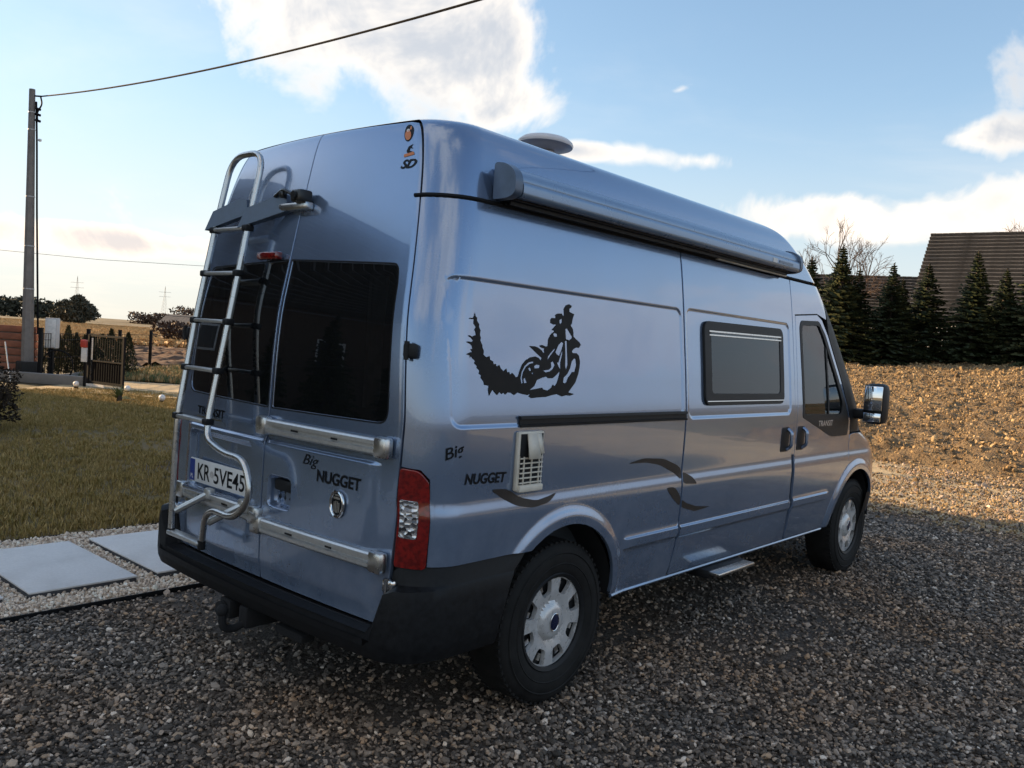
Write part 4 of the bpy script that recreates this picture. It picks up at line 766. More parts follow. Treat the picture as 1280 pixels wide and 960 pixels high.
a.build('awning_underside', 'black_plastic', AW, 0)
capo = rpoly([(-.893, 2.162), (-.965, 2.163), (-1.008, 2.178), (-1.012, 2.235), (-.998, 2.270), (-.955, 2.300), (-.893, 2.310)], [.01, .03, .02, .03, .03, .04, .02], 5)
for x0, x1 in ((AX0-.045, AX0-.001), (AX1+.001, AX1+.035)): a = MB(); sweep(a, capo, x0, x1); a.build('end_cap', 'awning_cap', AW, 30)
a = MB(); sweep(a, [(-.825, 2.300), (-.875, 2.303), (-.855, 2.318), (-.82, 2.330)], AX0+.1, AX1-.1); a.build('mounting_rail', 'awning_grey', AW, 30)
a = MB(); a.box((2.76, -1.0075, 2.203), (.06, .002, .026)); a.build('maker_plate', 'sticker_white', AW)
a = MB(); a.box((2.92, -1.0075, 2.203), (.20, .002, .014)); a.build('maker_plate', 'awning_cap', AW)
for x in (.75, 1.7, 2.6): a = MB(); a.bbox((x, -.85, 2.24), (.08, .04, .09), .01); a.build('awning_bracket', 'black_plastic', AW)
a = MB(); a.bbox((2.68, -.910, 2.150), (.92, .022, .016), .005); a.build('entrance_light_strip', 'vent_cream', VAN)
# satellite dome
d_ = MB(); dp = [(.001, .115), (.05, .112), (.10, .100), (.13, .085), (.148, .062), (.152, .045), (.148, .028), (.11, .018), (.10, .0), (.001, -.005)]; d_.lathe(dp, 40, Matrix.Translation((1.30, -.375, 2.607)) @ Matrix.Rotation(radians(3), 4, 'Y') @ Matrix.Scale(.96, 4) @ Matrix.Scale(.62, 4, (0, 0, 1))); d_.tube([(1.31, -.37, 2.49), (1.31, -.37, 2.60)], .05, 14); d_.build('satellite_dome', 'dome_white', VAN, 50)
d_ = MB(); d_.bbox((2.5, .1, 2.56), (.45, .45, .09), .03); d_.build('roof_hatch', 'dome_white', VAN)
# cab interior glimpsed through the glass
for y in (-.42, .42):
    ST = empty('cab_seat', (3.72, y, .6)); ST.parent = VAN
    a = MB(); a.bbox((.05, 0, .22), (.52, .48, .16), .06); a.build('seat_cushion', 'seat_fabric', ST); a = MB(); a.bbox((-.22, 0, .55), (.14, .46, .60), .06, M=Matrix.Rotation(radians(-12), 3, 'Y')); a.build('seat_back', 'seat_fabric', ST); a = MB(); a.bbox((-.30, 0, .96), (.10, .26, .18), .04); a.build('head_rest', 'seat_fabric', ST)
a = MB(); a.bbox((4.62, 0, 1.06), (.55, 1.6, .22), .08); a.build('dashboard', 'black_plastic', VAN)
a = MB(); a.tube([(4.28+.04*cos(q), .42+.19*cos(q), 1.13+.19*sin(q)) for q in np.linspace(0, 2*pi, 24, endpoint=False)], .014, 8, closed=True); a.tube([(4.30, .42, 1.13), (4.50, .42, 1.02)], .03, 8); a.build('steering_wheel', 'black_plastic', VAN)
def curtain(name, pts, par, mat='curtain_cloth'):
    a = MB(); n_ = 28; vs_ = []
    p0, p1, z0, z1 = pts
    for i in range(n_+1):
        k = i/n_; x = p0[0]+(p1[0]-p0[0])*k; y = p0[1]+(p1[1]-p0[1])*k; w = .015*sin(k*38)
        vs_ += [(x+w, y+w*.3, z0), (x+w*.7, y+w*.2, z1)]
    a.add(vs_, [(2*i, 2*i+2, 2*i+3, 2*i+1) for i in range(n_)]); return a.build(name, mat, par, 80)
curtain('curtain', ((.11, -.50), (.13, -.74), 1.20, 1.92), VAN); curtain('curtain', ((.11, .72), (.10, .60), 1.20, 1.92), VAN)
a = MB(); a.bbox((1.5, .45, .95), (2.4, .7, .9), .03); a.build('kitchen_unit', 'seat_fabric', VAN); a = MB(); a.bbox((1.2, -.55, 1.05), (1.6, .5, 1.1), .03); a.build('bench_unit', 'seat_fabric', VAN)
# ------------------------------------------------------------------ ground
HX, HY = cos(YAW), sin(YAW)
def LF(L, F): return (CAM[0]+HX*F+HY*L, CAM[1]+HY*F-HX*L)          # ground point from metres to the right of / ahead of the viewpoint
def toLF(x, y): dx, dy = x-CAM[0], y-CAM[1]; return dx*HY-dy*HX, dx*HX+dy*HY
def hz(x, y):
    x = np.asarray(x, float); y = np.asarray(y, float); L = (x-CAM[0])*HY-(y-CAM[1])*HX; F = (x-CAM[0])*HX+(y-CAM[1])*HY
    return .092*np.clip(x-13, 0, 23)*sst(-3, 4, L)+np.clip(F-160, 0, 400)*.012*(1-sst(-3, 4, L))*.15
def vnoise(x, y, seed):
    r = np.random.default_rng(seed); T = r.random((256, 256)); xi = np.floor(x).astype(int); yi = np.floor(y).astype(int); fx = x-xi; fy = y-yi; fx = fx*fx*(3-2*fx); fy = fy*fy*(3-2*fy)
    g = lambda a, b: T[a % 256, b % 256]
    return (g(xi, yi)*(1-fx)+g(xi+1, yi)*fx)*(1-fy)+(g(xi, yi+1)*(1-fx)+g(xi+1, yi+1)*fx)*fy
def fbm(x, y, seed, oct=4, gain=.5):
    s = 0; a = 1; n = 0
    for k in range(oct): s = s+a*vnoise(x*2**k+17*k, y*2**k-9*k, seed+k); n += a; a *= gain
    return s/n
def sheet(name, xs, ys, zf, mat, kind='structure', smooth=True, keep=None):
    X, Y = np.meshgrid(xs, ys); Z_ = zf(X, Y); n, m_ = X.shape; V = np.c_[X.ravel(), Y.ravel(), Z_.ravel()]
    idx = np.arange(n*m_).reshape(n, m_); F = np.stack([idx[:-1, :-1], idx[:-1, 1:], idx[1:, 1:], idx[1:, :-1]], -1).reshape(-1, 4)
    if keep is not None: c = V[F].mean(1); F = F[keep(c[:, 0], c[:, 1])]
    me = bpy.data.meshes.new(name); me.from_pydata(V.tolist(), [], F.tolist()); me.update()
    if smooth: me.polygons.foreach_set('use_smooth', [True]*len(me.polygons))
    o = link(name, me, mat); o['kind'] = kind; return o
# --- ground materials
t = NT('earth_and_grass'); a_ = t.noise(.25, 6); b_ = t.noise(3, 5); t.set(Base_Color=t.mix(t.rng(a_, .4, .6, 0, 1), t.ramp(b_, [(.3, (.11, .075, .04)), (.7, (.19, .135, .07))]), t.ramp(b_, [(.3, (.065, .06, .025)), (.7, (.12, .105, .045))])), Roughness=.95); t.bump(b_, .5, .05)
t = NT('gravel_bed'); a_ = t.noise(1.1, 5); b_ = t.noise(60, 4); c_ = t.noise(14, 4); t.set(Base_Color=t.mix(t.rng(a_, .45, .62, 0, .75), t.ramp(b_, [(.3, (0.036, 0.030, 0.025)), (.55, (0.098, 0.079, 0.064)), (.75, (0.195, 0.163, 0.130))]), t.ramp(c_, [(.3, (0.072, 0.049, 0.033)), (.7, (0.143, 0.099, 0.065))])), Roughness=.92); t.bump(b_, .8, .02)
t = NT('sandy_track'); a_ = t.noise(.9, 6); b_ = t.noise(38, 5, .65); t.set(Base_Color=t.mix(t.rng(a_, .38, .62, 0, 1), t.ramp(b_, [(.3, (0.230, 0.177, 0.110)), (.6, (0.446, 0.361, 0.227)), (.75, (0.621, 0.539, 0.386))]), t.ramp(b_, [(.3, (0.365, 0.276, 0.158)), (.7, (0.648, 0.510, 0.303))])), Roughness=.95); t.bump(b_, .9, .03)
t = NT('ploughed_soil'); a_ = t.noise(.45, 6, .65); b_ = t.noise(22, 5, .6); c_ = t.noise(4, 5, .6); t.set(Base_Color=t.mix(t.rng(c_, .42, .6, 0, .55), t.mix(t.rng(a_, .38, .62, 0, 1), t.ramp(b_, [(.3, (0.074, 0.047, 0.024)), (.7, (0.155, 0.103, 0.052))]), t.ramp(b_, [(.3, (0.149, 0.096, 0.048)), (.7, (0.297, 0.205, 0.105))])), t.ramp(b_, [(.3, (0.175, 0.117, 0.061)), (.7, (0.365, 0.265, 0.143))])), Roughness=.97); t.bump(b_, 1.0, .07)
t = NT('lawn_soil'); a_ = t.noise(.55, 5); b_ = t.noise(30, 5); t.set(Base_Color=t.mix(t.rng(a_, .4, .6, 0, 1), t.ramp(b_, [(.3, (0.084, 0.063, 0.020)), (.7, (0.156, 0.110, 0.039))]), t.ramp(b_, [(.3, (0.121, 0.083, 0.031)), (.7, (0.203, 0.138, 0.056))])), Roughness=.95); t.bump(b_, .6, .02)
t = NT('pale_chippings'); b_ = t.noise(110, 3); t.set(Base_Color=t.ramp(b_, [(.35, (.26, .20, .15)), (.5, (.55, .45, .36)), (.65, (.74, .64, .53))]), Roughness=.9); t.bump(b_, .9, .015)
t = NT('dry_meadow'); a_ = t.noise(.05, 5); b_ = t.noise(1.2, 6); t.set(Base_Color=t.mix(t.rng(a_, .4, .6, 0, 1), t.ramp(b_, [(.3, (.26, .145, .06)), (.7, (.42, .26, .12))]), t.ramp(b_, [(.3, (.33, .21, .09)), (.7, (.50, .34, .17))])), Roughness=1.0)
def leafmat(name, stops, rough=.75, trans=.0, pos=0.0):
    t = NT(name); r_ = t.rand(); g_ = t.n('ShaderNodeNewGeometry'); 
    col = t.ramp(t.mix(.5, r_, g_.outputs['Random Per Island']), stops); t.set(Base_Color=col, Roughness=rough); t.b.inputs['Specular IOR Level'].default_value = .25
    return t
def stonemat(name, stops, rough=.8, tint=.0):
    t = NT(name); r_ = t.rand(); nz = t.noise(40, 4); col = t.ramp(r_, stops, 'LINEAR'); gp = t.n('ShaderNodeNewGeometry'); big_ = t.noise(.7, 4, .6, gp.outputs['Position']); col = t.mix(t.rng(big_, .42, .62, 0, tint), col, t.mix(1, col, (1.25, .98, .74), 'MULTIPLY')); t.set(Base_Color=t.mix(1, col, t.rng(nz, .3, .7, .75, 1.2), 'MULTIPLY'), Roughness=rough); t.b.inputs['Specular IOR Level'].default_value = .35; t.bump(nz, .35, .006)
stonemat('gravel_stone', [(0, (0.043, 0.038, 0.034)), (.3, (0.116, 0.100, 0.085)), (.6, (0.232, 0.198, 0.168)), (.8, (0.378, 0.323, 0.275)), (.93, (0.415, 0.299, 0.201)), (1, (0.805, 0.732, 0.647))], tint=.7)
stonemat('pale_stone', [(0, (0.374, 0.275, 0.198)), (.3, (0.682, 0.550, 0.429)), (.8, (0.880, 0.748, 0.616)), (1, (0.900, 0.880, 0.770))])
stonemat('soil_clod', [(0, (0.125, 0.080, 0.040)), (.5, (0.266, 0.179, 0.089)), (1, (0.482, 0.341, 0.179))], .97)
leafmat('grass_blade', [(0, (0.121, 0.109, 0.027)), (.35, (0.230, 0.176, 0.051)), (.7, (0.351, 0.246, 0.086)), (1, (0.484, 0.352, 0.154))])
leafmat('dry_grass', [(0, (.26, .14, .055)), (.5, (.42, .26, .11)), (1, (.60, .42, .21))])
leafmat('spruce_needles', [(0, (.010, .016, .008)), (.5, (.022, .032, .013)), (.85, (.045, .050, .018)), (1, (.09, .075, .03))])
leafmat('thuja_leaf', [(0, (.018, .022, .010)), (.5, (.040, .042, .017)), (1, (.085, .075, .030))])
leafmat('brown_twigs', [(0, (.045, .028, .020)), (.6, (.09, .058, .042)), (1, (.15, .105, .075))])
leafmat('far_leaf', [(0, (.035, .040, .028)), (.6, (.065, .065, .045)), (1, (.11, .095, .07))])
leafmat('shrub_leaf', [(0, (.020, .014, .010)), (.6, (.045, .032, .020)), (1, (.09, .06, .035))])
leafmat('yucca_leaf', [(0, (.05, .07, .03)), (.6, (.11, .14, .06)), (1, (.2, .22, .11))])
simple('bark', (.06, .045, .035), .95, var=.3, scale=12, bump=.4)
# --- big sheet to the horizon (radial)
gv, gf = [], []; rads = [0]+[2*1.16**k for k in range(44)]; NS = 120
for k, r in enumerate(rads):
    for j in range(NS): a = 2*pi*j/NS; x, y = CAM[0]+r*cos(a), CAM[1]+r*sin(a); gv.append((x, y, float(hz(x, y))-.03))
for k in range(len(rads)-1):
    for j in range(NS): gf.append((k*NS+j, k*NS+(j+1) % NS, (k+1)*NS+(j+1) % NS, (k+1)*NS+j))
me = bpy.data.meshes.new('ground'); me.from_pydata(gv, [], gf); me.update(); me.polygons.foreach_set('use_smooth', [True]*len(gf)); tag(link('ground', me, 'earth_and_grass'), kind='structure')
YARD = sheet('gravel_yard', np.arange(-9, 10.01, .25), np.arange(-14, 1.51, .25), lambda X, Y: -.012+.03*(fbm(X*.5, Y*.5, 3)-.5), 'gravel_bed')
sheet('gravel_yard_far', np.arange(1.0, 10.01, .5), np.arange(1.505, 9.0, .5), lambda X, Y: -.014+0*X, 'gravel_bed')
def track_z(X, Y): return -.055+.062*sst(6.4, 8.6, X+2.6*(fbm(X*.7, Y*.7, 9)-.5))+.05*(fbm(X*1.2, Y*.35, 5)-.5)+.03*(fbm(X*5, Y*4, 6)-.5)
TRACK = sheet('sandy_track', np.arange(5.9, 13.2, .10), np.arange(-12, 12, .12), track_z, 'sandy_track')
def ploughed(X, Y):
    fur = np.sin((Y*.25+X*1.0)*2*pi/.85+3*fbm(X*.3, Y*.3, 4)); amp = sst(12.4, 13.6, X)
    return hz(X, Y)+amp*(.05+.055*fur*fbm(X*.7, Y*.7, 14)+.30*(fbm(X*1.6, Y*1.6, 11, 5, .6)-.5)+.16*np.abs(fbm(X*3.5, Y*5, 21, 3, .7)-.5)+.10*(fbm(X*8, Y*8, 23, 2, .7)-.5))+.22*np.exp(-((X-13.5-.3*np.sin(Y))/.45)**2)*fbm(X*1.1, Y*1.1, 31)-.05*(1-amp)
FIELD = sheet('ploughed_field', np.arange(12.2, 38, .075), np.arange(-6, 17, .075), ploughed, 'ploughed_soil', smooth=True, keep=lambda x, y: (toLF(x, y)[0] > 1.5))
# --- left hand: lawn, pale chippings strip with slabs
LAWN = sheet('lawn', np.arange(-12, 7.6, .25), np.arange(3.14, 16.3, .25), lambda X, Y: -.005+.05*(fbm(X*.4, Y*.4, 8)-.5), 'lawn_soil', keep=lambda x, y: (toLF(x, y)[1] < 18.6) & (y < 15.9))
STRIP = sheet('chippings_strip', np.arange(-6, 4.01, .25), np.array([1.515, 1.9, 2.3, 2.7, 3.115]), lambda X, Y: .006+0*X, 'pale_chippings')
for y, lb in ((1.506, 'thin black lawn edging between the dark gravel and pale chippings'), (3.126, 'thin black lawn edging between pale chippings and the lawn')):
    a = MB(); a.box((-1, y, -.022), (10, .010, .07)); tag(a.build('lawn_edging', 'rubber', None, 0), lb, 'edging', 'black edging strips')
t = NT('slab_concrete'); a_ = t.noise(2.5, 6, .7); b_ = t.noise(60, 4); t.set(Base_Color=t.mix(t.rng(b_, .3, .7, 0, .35), t.ramp(a_, [(.3, (.56, .54, .52)), (.5, (.68, .66, .64)), (.7, (.74, .72, .70))]), (.46, .45, .44)), Roughness=.8); t.bump(b_, .15, .003); simple('slab_side', (.06, .06, .065), .8)
slabl = ['large pale grey paving slab at the left edge of the picture', 'large pale grey paving slab lying whole in the chippings, second from the van', 'large pale grey paving slab partly hidden by the van bumper']
for (x0, lb) in ((-1.06, slabl[0]), (-.33, slabl[1]), (.40, slabl[2])):
    S_ = empty('paving_slab', (x0+.3, 2.28, -.008), 0, lb, 'paving slab', 'paving slabs in the chippings'); S_.rotation_euler = (radians(random.uniform(-.4, .4)), radians(random.uniform(-.4, .4)), radians(random.uniform(-.6, .6)))
    a = MB(); a.bbox((0, 0, .046), (.60, 1.06, .012), .004); a.build('slab_face', 'slab_concrete', S_); a = MB(); a.bbox((0, 0, .018), (.592, 1.052, .043), .004); a.build('slab_edge', 'slab_side', S_)
# --- far ground on the left: brown ploughed strip, dry meadow, path by the gate
def LFsheet(name, Ls, Fs, z, mat, amp=0, sc=1.0, seed=1):
    Lg, Fg = np.meshgrid(Ls, Fs); X = CAM[0]+HX*Fg+HY*Lg; Y = CAM[1]+HY*Fg-HX*Lg; Z_ = hz(X, Y)+z+(amp*(fbm(X*sc, Y*sc, seed, 4, .6)-.5) if amp else 0)
    n, m_ = Lg.shape; idx = np.arange(n*m_).reshape(n, m_); F = np.stack([idx[:-1, :-1], idx[:-1, 1:], idx[1:, 1:], idx[1:, :-1]], -1).reshape(-1, 4)
    me = bpy.data.meshes.new(name); me.from_pydata(np.c_[X.ravel(), Y.ravel(), Z_.ravel()].tolist(), [], F.tolist()); me.update(); me.polygons.foreach_set('use_smooth', [True]*len(F)); o = link(name, me, mat); o['kind'] = 'structure'; return o
t = NT('dark_soil'); b_ = t.noise(3, 6); t.set(Base_Color=t.ramp(b_, [(.3, (.07, .038, .022)), (.7, (.15, .085, .05))]), Roughness=1.0)
LFsheet('ploughed_strip', np.arange(-30, -1, .16), np.arange(29, 50, .16), .02, 'dark_soil', .55, 1.9, 41)
MEADOW = LFsheet('dry_meadow', np.arange(-120, 10, 4), np.arange(50, 300, 4), -.25, 'dry_meadow', .4, .05, 51)
LFsheet('garden_path', np.arange(-10.2, -3, .3), np.arange(17.3, 21.5, .3), .02, 'sandy_track', .05, 1, 61)
t = NT('verge'); b_ = t.noise(3, 6); t.set(Base_Color=t.ramp(b_, [(.3, (.09, .075, .03)), (.55, (.16, .16, .05)), (.75, (.24, .19, .09))]), Roughness=1.0)
LFsheet('grass_verge', np.arange(-12, -3, .3), np.arange(21.5, 29, .3), .03, 'verge', .2, .8, 71)

# ------------------------------------------------------------------ scattering by geometry nodes (stuff)
def stone(name, seed, mat, flat=.65, sub=1):
    bm = bmesh.new(); bmesh.ops.create_icosphere(bm, subdivisions=sub, radius=1); r = random.Random(seed); ax = (1, r.uniform(.6, .9), flat*r.uniform(.8, 1.1))
    for v in bm.verts: k = 1+r.uniform(-.27, .27); v.co = Vector((v.co.x*ax[0]*k, v.co.y*ax[1]*k, v.co.z*ax[2]*k))
    me = bpy.data.meshes.new(name); bm.to_mesh(me); bm.free(); me.materials.append(MATS[mat]); me.polygons.foreach_set('use_smooth', [sub > 1]*len(me.polygons)); return bpy.data.objects.new(name, me)
def tuft(name, seed, mat, n=9, h=1.0, spread=.5, w=.07, bend=.5):
    r = random.Random(seed); v, f = [], []
    for k in range(n):
        a = r.uniform(0, 2*pi); d = r.uniform(0, spread); bx, by = d*cos(a), d*sin(a); b = r.uniform(0, 2*pi); hh = h*r.uniform(.5, 1.1); lean = r.uniform(.1, bend)*hh; px_, py_ = -sin(b)*w, cos(b)*w; i = len(v)
        v += [(bx-px_, by-py_, 0), (bx+px_, by+py_, 0), (bx+cos(b)*lean*.4-px_*.7, by+sin(b)*lean*.4-py_*.7, hh*.6), (bx+cos(b)*lean*.4+px_*.7, by+sin(b)*lean*.4+py_*.7, hh*.6), (bx+cos(b)*lean, by+sin(b)*lean, hh)]; f += [(i, i+1, i+3, i+2), (i+2, i+3, i+4)]
    me = bpy.data.meshes.new(name); me.from_pydata(v, [], f); me.update(); me.materials.append(MATS[mat]); return bpy.data.objects.new(name, me)
def scatter(name, pts, scales, protos, tilt=pi, label=None, cat=None, seed=0, upright=False):
    """point cloud mesh -> instances of the prototypes"""
    col = bpy.data.collections.new(name+'_pieces')
    for p in protos: col.objects.link(p)
    me = bpy.data.meshes.new(name); me.from_pydata(pts, [], []); me.update(); at = me.attributes.new('scl', 'FLOAT', 'POINT'); at.data.foreach_set('value', np.asarray(scales, np.float32))
    o = link(name, me); tag(o, label, cat, kind='stuff')
    ng = bpy.data.node_groups.new(name, 'GeometryNodeTree'); ng.interface.new_socket('Geometry', in_out='INPUT', socket_type='NodeSocketGeometry'); ng.interface.new_socket('Geometry', in_out='OUTPUT', socket_type='NodeSocketGeometry')
    N = lambda t_: ng.nodes.new(t_); gi, go = N('NodeGroupInput'), N('NodeGroupOutput'); m2p = N('GeometryNodeMeshToPoints'); ci = N('GeometryNodeCollectionInfo'); ci.inputs['Collection'].default_value = col; ci.inputs['Separate Children'].default_value = True; ci.inputs['Reset Children'].default_value = True
    ip = N('GeometryNodeInstanceOnPoints'); ip.inputs['Pick Instance'].default_value = True
    rv = N('FunctionNodeRandomValue'); rv.data_type = 'FLOAT_VECTOR'; rv.inputs[0].default_value = (0, 0, 0) if upright else (-tilt, -tilt, -pi); rv.inputs[1].default_value = (0, 0, 2*pi) if upright else (tilt, tilt, pi); rv.inputs['Seed'].default_value = seed
    if upright: rv.inputs[0].default_value = (-tilt, -tilt, 0); rv.inputs[1].default_value = (tilt, tilt, 2*pi)
    na = N('GeometryNodeInputNamedAttribute'); na.data_type = 'FLOAT'; na.inputs['Name'].default_value = 'scl'
    ri = N('FunctionNodeRandomValue'); ri.data_type = 'INT'; ri.inputs[4].default_value = 0; ri.inputs[5].default_value = len(protos)-1; ri.inputs['Seed'].default_value = seed+5
    L_ = ng.links.new; L_(gi.outputs[0], m2p.inputs['Mesh']); L_(m2p.outputs[0], ip.inputs['Points']); L_(ci.outputs[0], ip.inputs['Instance']); L_(rv.outputs[0], ip.inputs['Rotation']); L_(na.outputs[0], ip.inputs['Scale']); L_(ri.outputs[2], ip.inputs['Instance Index']); L_(ip.outputs[0], go.inputs[0])
    md = o.modifiers.new('scatter', 'NODES'); md.node_group = ng; return o
def in_view(x, y, margin=.08, near=1.4):
    L, F = toLF(x, y); return (F > near) & (np.abs(L)/np.maximum(F, .1) < .62+margin)
# dark driveway gravel: dense and full size near the viewpoint, sparser and coarser away
P_, S_ = [], []
N_ = 1000000; x = rng.uniform(-3.2, 9.6, N_); y = rng.uniform(-7.5, 1.49, N_); L, F = toLF(x, y); k = in_view(x, y, .30, .8)
dens = np.where(F < 4, 1.0, np.clip((4.0/np.maximum(F, .1))**1.25, .14, 1)); dens = dens*np.where(((x > .2) & (x < 5.3) & (y > -.7)), .35, 1)*np.where(x > 7.2, .45, 1)
patch = fbm(x*.8, y*.8, 77, 3); dens *= np.where(F > 3.5, np.clip(1.4-1.6*np.clip(patch-.55, 0, 1)*4, .45, 1), 1)
k &= rng.random(N_) < dens*.50; x, y, F = x[k], y[k], F[k]
sz = rng.lognormal(0, .33, len(x))*.0094*np.clip((F/4)**.3, 1, 1.35)
z = -.006+sz*.25+rng.uniform(-.004, .008, len(x))+.03*(fbm(x*.5, y*.5, 3)-.5)
scatter('driveway_gravel', np.c_[x, y, z].tolist(), sz, [stone('stone', 10+i, 'gravel_stone', .5) for i in range(9)], tilt=.65, label='dark grey-brown loose gravel covering the driveway', cat='gravel', seed=1)
print('gravel', len(x))
# pale chippings
N_ = 26000; x = rng.uniform(-2.2, 2.2, N_); y = rng.uniform(1.53, 3.10, N_); k = in_view(x, y, .30)
for x0 in (-1.06, -.33, .40): k &= ~((x > x0-.005) & (x < x0+.605) & (y > 1.75) & (y < 2.81))
x, y = x[k], y[k]; scatter('pale_chippings', np.c_[x, y, .008+rng.uniform(0, .012, len(x))].tolist(), rng.lognormal(0, .3, len(x))*.0105, [stone('chip', 40+i, 'pale_stone') for i in range(5)], label='cream stone chippings around the paving slabs', cat='chippings', seed=2)
# lawn blades
N_ = 60000; x = rng.uniform(-9, 7.5, N_); y = rng.uniform(3.15, 16, N_); L, F = toLF(x, y); k = in_view(x, y, .35) & (F < 18.4) & (y < 15.8) & (rng.random(N_) < .95); x, y, F = x[k], y[k], F[k]
g1 = fbm(x*.7, y*.7, 88, 4); k = rng.random(len(x)) < np.clip(.55+3.2*(g1-.30), .5, 1); x, y, F, g1 = x[k], y[k], F[k], g1[k]; sz = (.028+.042*rng.random(len(x)))*(.6+.9*g1)
scatter('lawn_grass', np.c_[x, y, -.005+.05*(fbm(x*.4, y*.4, 8)-.5)].tolist(), sz, [tuft('tuft', 60+i, 'grass_blade', 14, 1.0, 1.1, .06, .9) for i in range(6)], tilt=.15, upright=True, label='short brown-green winter grass of the lawn', cat='grass', seed=3)
# clods on the field
N_ = 90000; x = rng.uniform(12.7, 38, N_); y = rng.uniform(-8.5, 18, N_); L, F = toLF(x, y); k = in_view(x, y, .12) & (L > 2.0); x, y, F = x[k], y[k], F[k]
sz = rng.lognormal(0, .42, len(x))*.024*np.clip((F/18)**.5, 1, 1.3); scatter('soil_clods', np.c_[x, y, ploughed(x, y)+sz*.2].tolist(), sz, [stone('clod', 80+i, 'soil_clod', .42) for i in range(6)], label='loose brown clods on the ploughed field', cat='soil', seed=4)
# stones and ruts on the track
N_ = 42000; x = rng.uniform(6.4, 13.2, N_); y = rng.uniform(-6, 3, N_); k = in_view(x, y, .15) & (fbm(x*.9, y*.5, 5)+.25*rng.random(N_) > .52); x, y = x[k], y[k]; sz = rng.lognormal(0, .45, len(x))*.013
scatter('track_stones', np.c_[x, y, track_z(x, y)+.008].tolist(), sz, [stone('pebble', 100+i, 'gravel_stone' if i % 2 else 'soil_clod') for i in range(4)], label='small stones lying on the sandy track', cat='stones', seed=6)
# dry meadow and verge grass far left
N_ = 26000; Fq = rng.uniform(50, 180, N_); Lq = -Fq*rng.uniform(.36, .66, N_); X = CAM[0]+HX*Fq+HY*Lq; Y = CAM[1]+HY*Fq-HX*Lq
scatter('meadow_grass', np.c_[X, Y, hz(X, Y)-.25+.4*(fbm(X*.05, Y*.05, 51)-.5)].tolist(), rng.uniform(.22, .5, N_), [tuft('reed', 120+i, 'dry_grass', 16, 1.0, 1.0, .05, .5) for i in range(5)], tilt=.1, upright=True, label='tall dry orange grass of the meadow beyond the fence', cat='grass', seed=7)
N_ = 4500; Fq = rng.uniform(21.5, 28.5, N_); Lq = -rng.uniform(5, 11.4, N_); X = CAM[0]+HX*Fq+HY*Lq; Y = CAM[1]+HY*Fq-HX*Lq
scatter('verge_grass', np.c_[X, Y, 0*X+.02].tolist(), rng.uniform(.08, .22, N_), [tuft('blade', 140+i, 'yucca_leaf' if i % 2 else 'dry_grass', 10, 1.0, .7, .05, .7) for i in range(4)], tilt=.2, upright=True, label='rough green and straw grass at the fence corner', cat='grass', seed=8)

# ------------------------------------------------------------------ background things
def put(L, F, z=None):
    x, y = LF(L, F); return (x, y, float(hz(x, y)) if z is None else z)
simple('pole_concrete', (.21, .19, .175), .85, var=.18, scale=6, bump=.15); simple('steel_black', (.010, .010, .011), .6, spec=.12); simple('box_grey', (.50, .50, .50), .5, var=.06); simple('kerb_concrete', (.22, .20, .18), .9, var=.12, scale=5)
simple('cable_black', (.008, .008, .009), .7, spec=.1); simple('red_paint', (.50, .06, .04), .45); simple('white_paint', (.75, .74, .72), .5); simple('fence_brick', (.27, .105, .062), .85, var=.25, scale=7, bump=.2); simple('brick_joint', (.34, .25, .20), .9)
# utility pole, leaning slightly as it stands
PO = empty('utility_pole', put(-11.46, 19.74), 0, 'tall tapered concrete utility pole with a cable down its side', 'utility pole')
lean = (-.06*HY, .06*HX)
def polept(h): return Vector((lean[0]*h*.35, lean[1]*h*.35, h))
a = MB(); a.tube([polept(h) for h in np.linspace(.42, 6.78, 10)], [.140-.072*(k/9) for k in range(10)], 8); a.build('pole_shaft', 'pole_concrete', PO, 20)
a = MB(); a.bbox((0, 0, .21), (.40, .40, .46), .03); a.build('pole_footing', 'underbody', PO)
for h in (2.15, 3.15, 4.3, 5.85, 6.25): a = MB(); p = polept(h); a.tube([p-Vector((0, 0, .012)), p+Vector((0, 0, .012))], .143-.072*(h-.42)/6.36, 10); a.build('pole_band', 'box_grey', PO)
sx = Vector((HY, -HX, 0))
a = MB(); a.tube(fillet([polept(6.5)+sx*.10, polept(5.6)+sx*.13, polept(4)+sx*.16, polept(2.2)+sx*.21, polept(1.1)+sx*.24], .3), .022, 6); a.build('down_cable', 'cable_black', PO)
a = MB(); a.tube([polept(6.63), polept(6.63)+sx*.22], .02, 6); a.tube(fillet([polept(6.62)+sx*.20, polept(6.45)+sx*.24, polept(6.25)+sx*.12, polept(6.05)+sx*.14], .08), .018, 6)
for h in (6.35, 6.22, 6.08): a.tube([polept(h)+sx*.09, polept(h-.03)+sx*.20], .03, 8)
a.build('cable_hardware', 'cable_black', PO); a = MB(); a.bbox(polept(5.62)+sx*.20, (.07, .07, .06), .02); a.build('insulator', 'white_paint', PO)
# overhead service cable from the pole over the yard towards the house
top = Vector(PO.location)+polept(6.63)+sx*.21; e_ = Vector((5.63, .19, 5.95)); pts = []
for k in range(61): q = k/40; p = top+(e_-top)*q; p.z -= .30*4*q*(1-q); pts.append(p)
a = MB(); a.tube(pts, .016, 6); tag(a.build('overhead_cable', 'cable_black', None), 'black overhead cable sagging across the sky from the pole', 'cable')
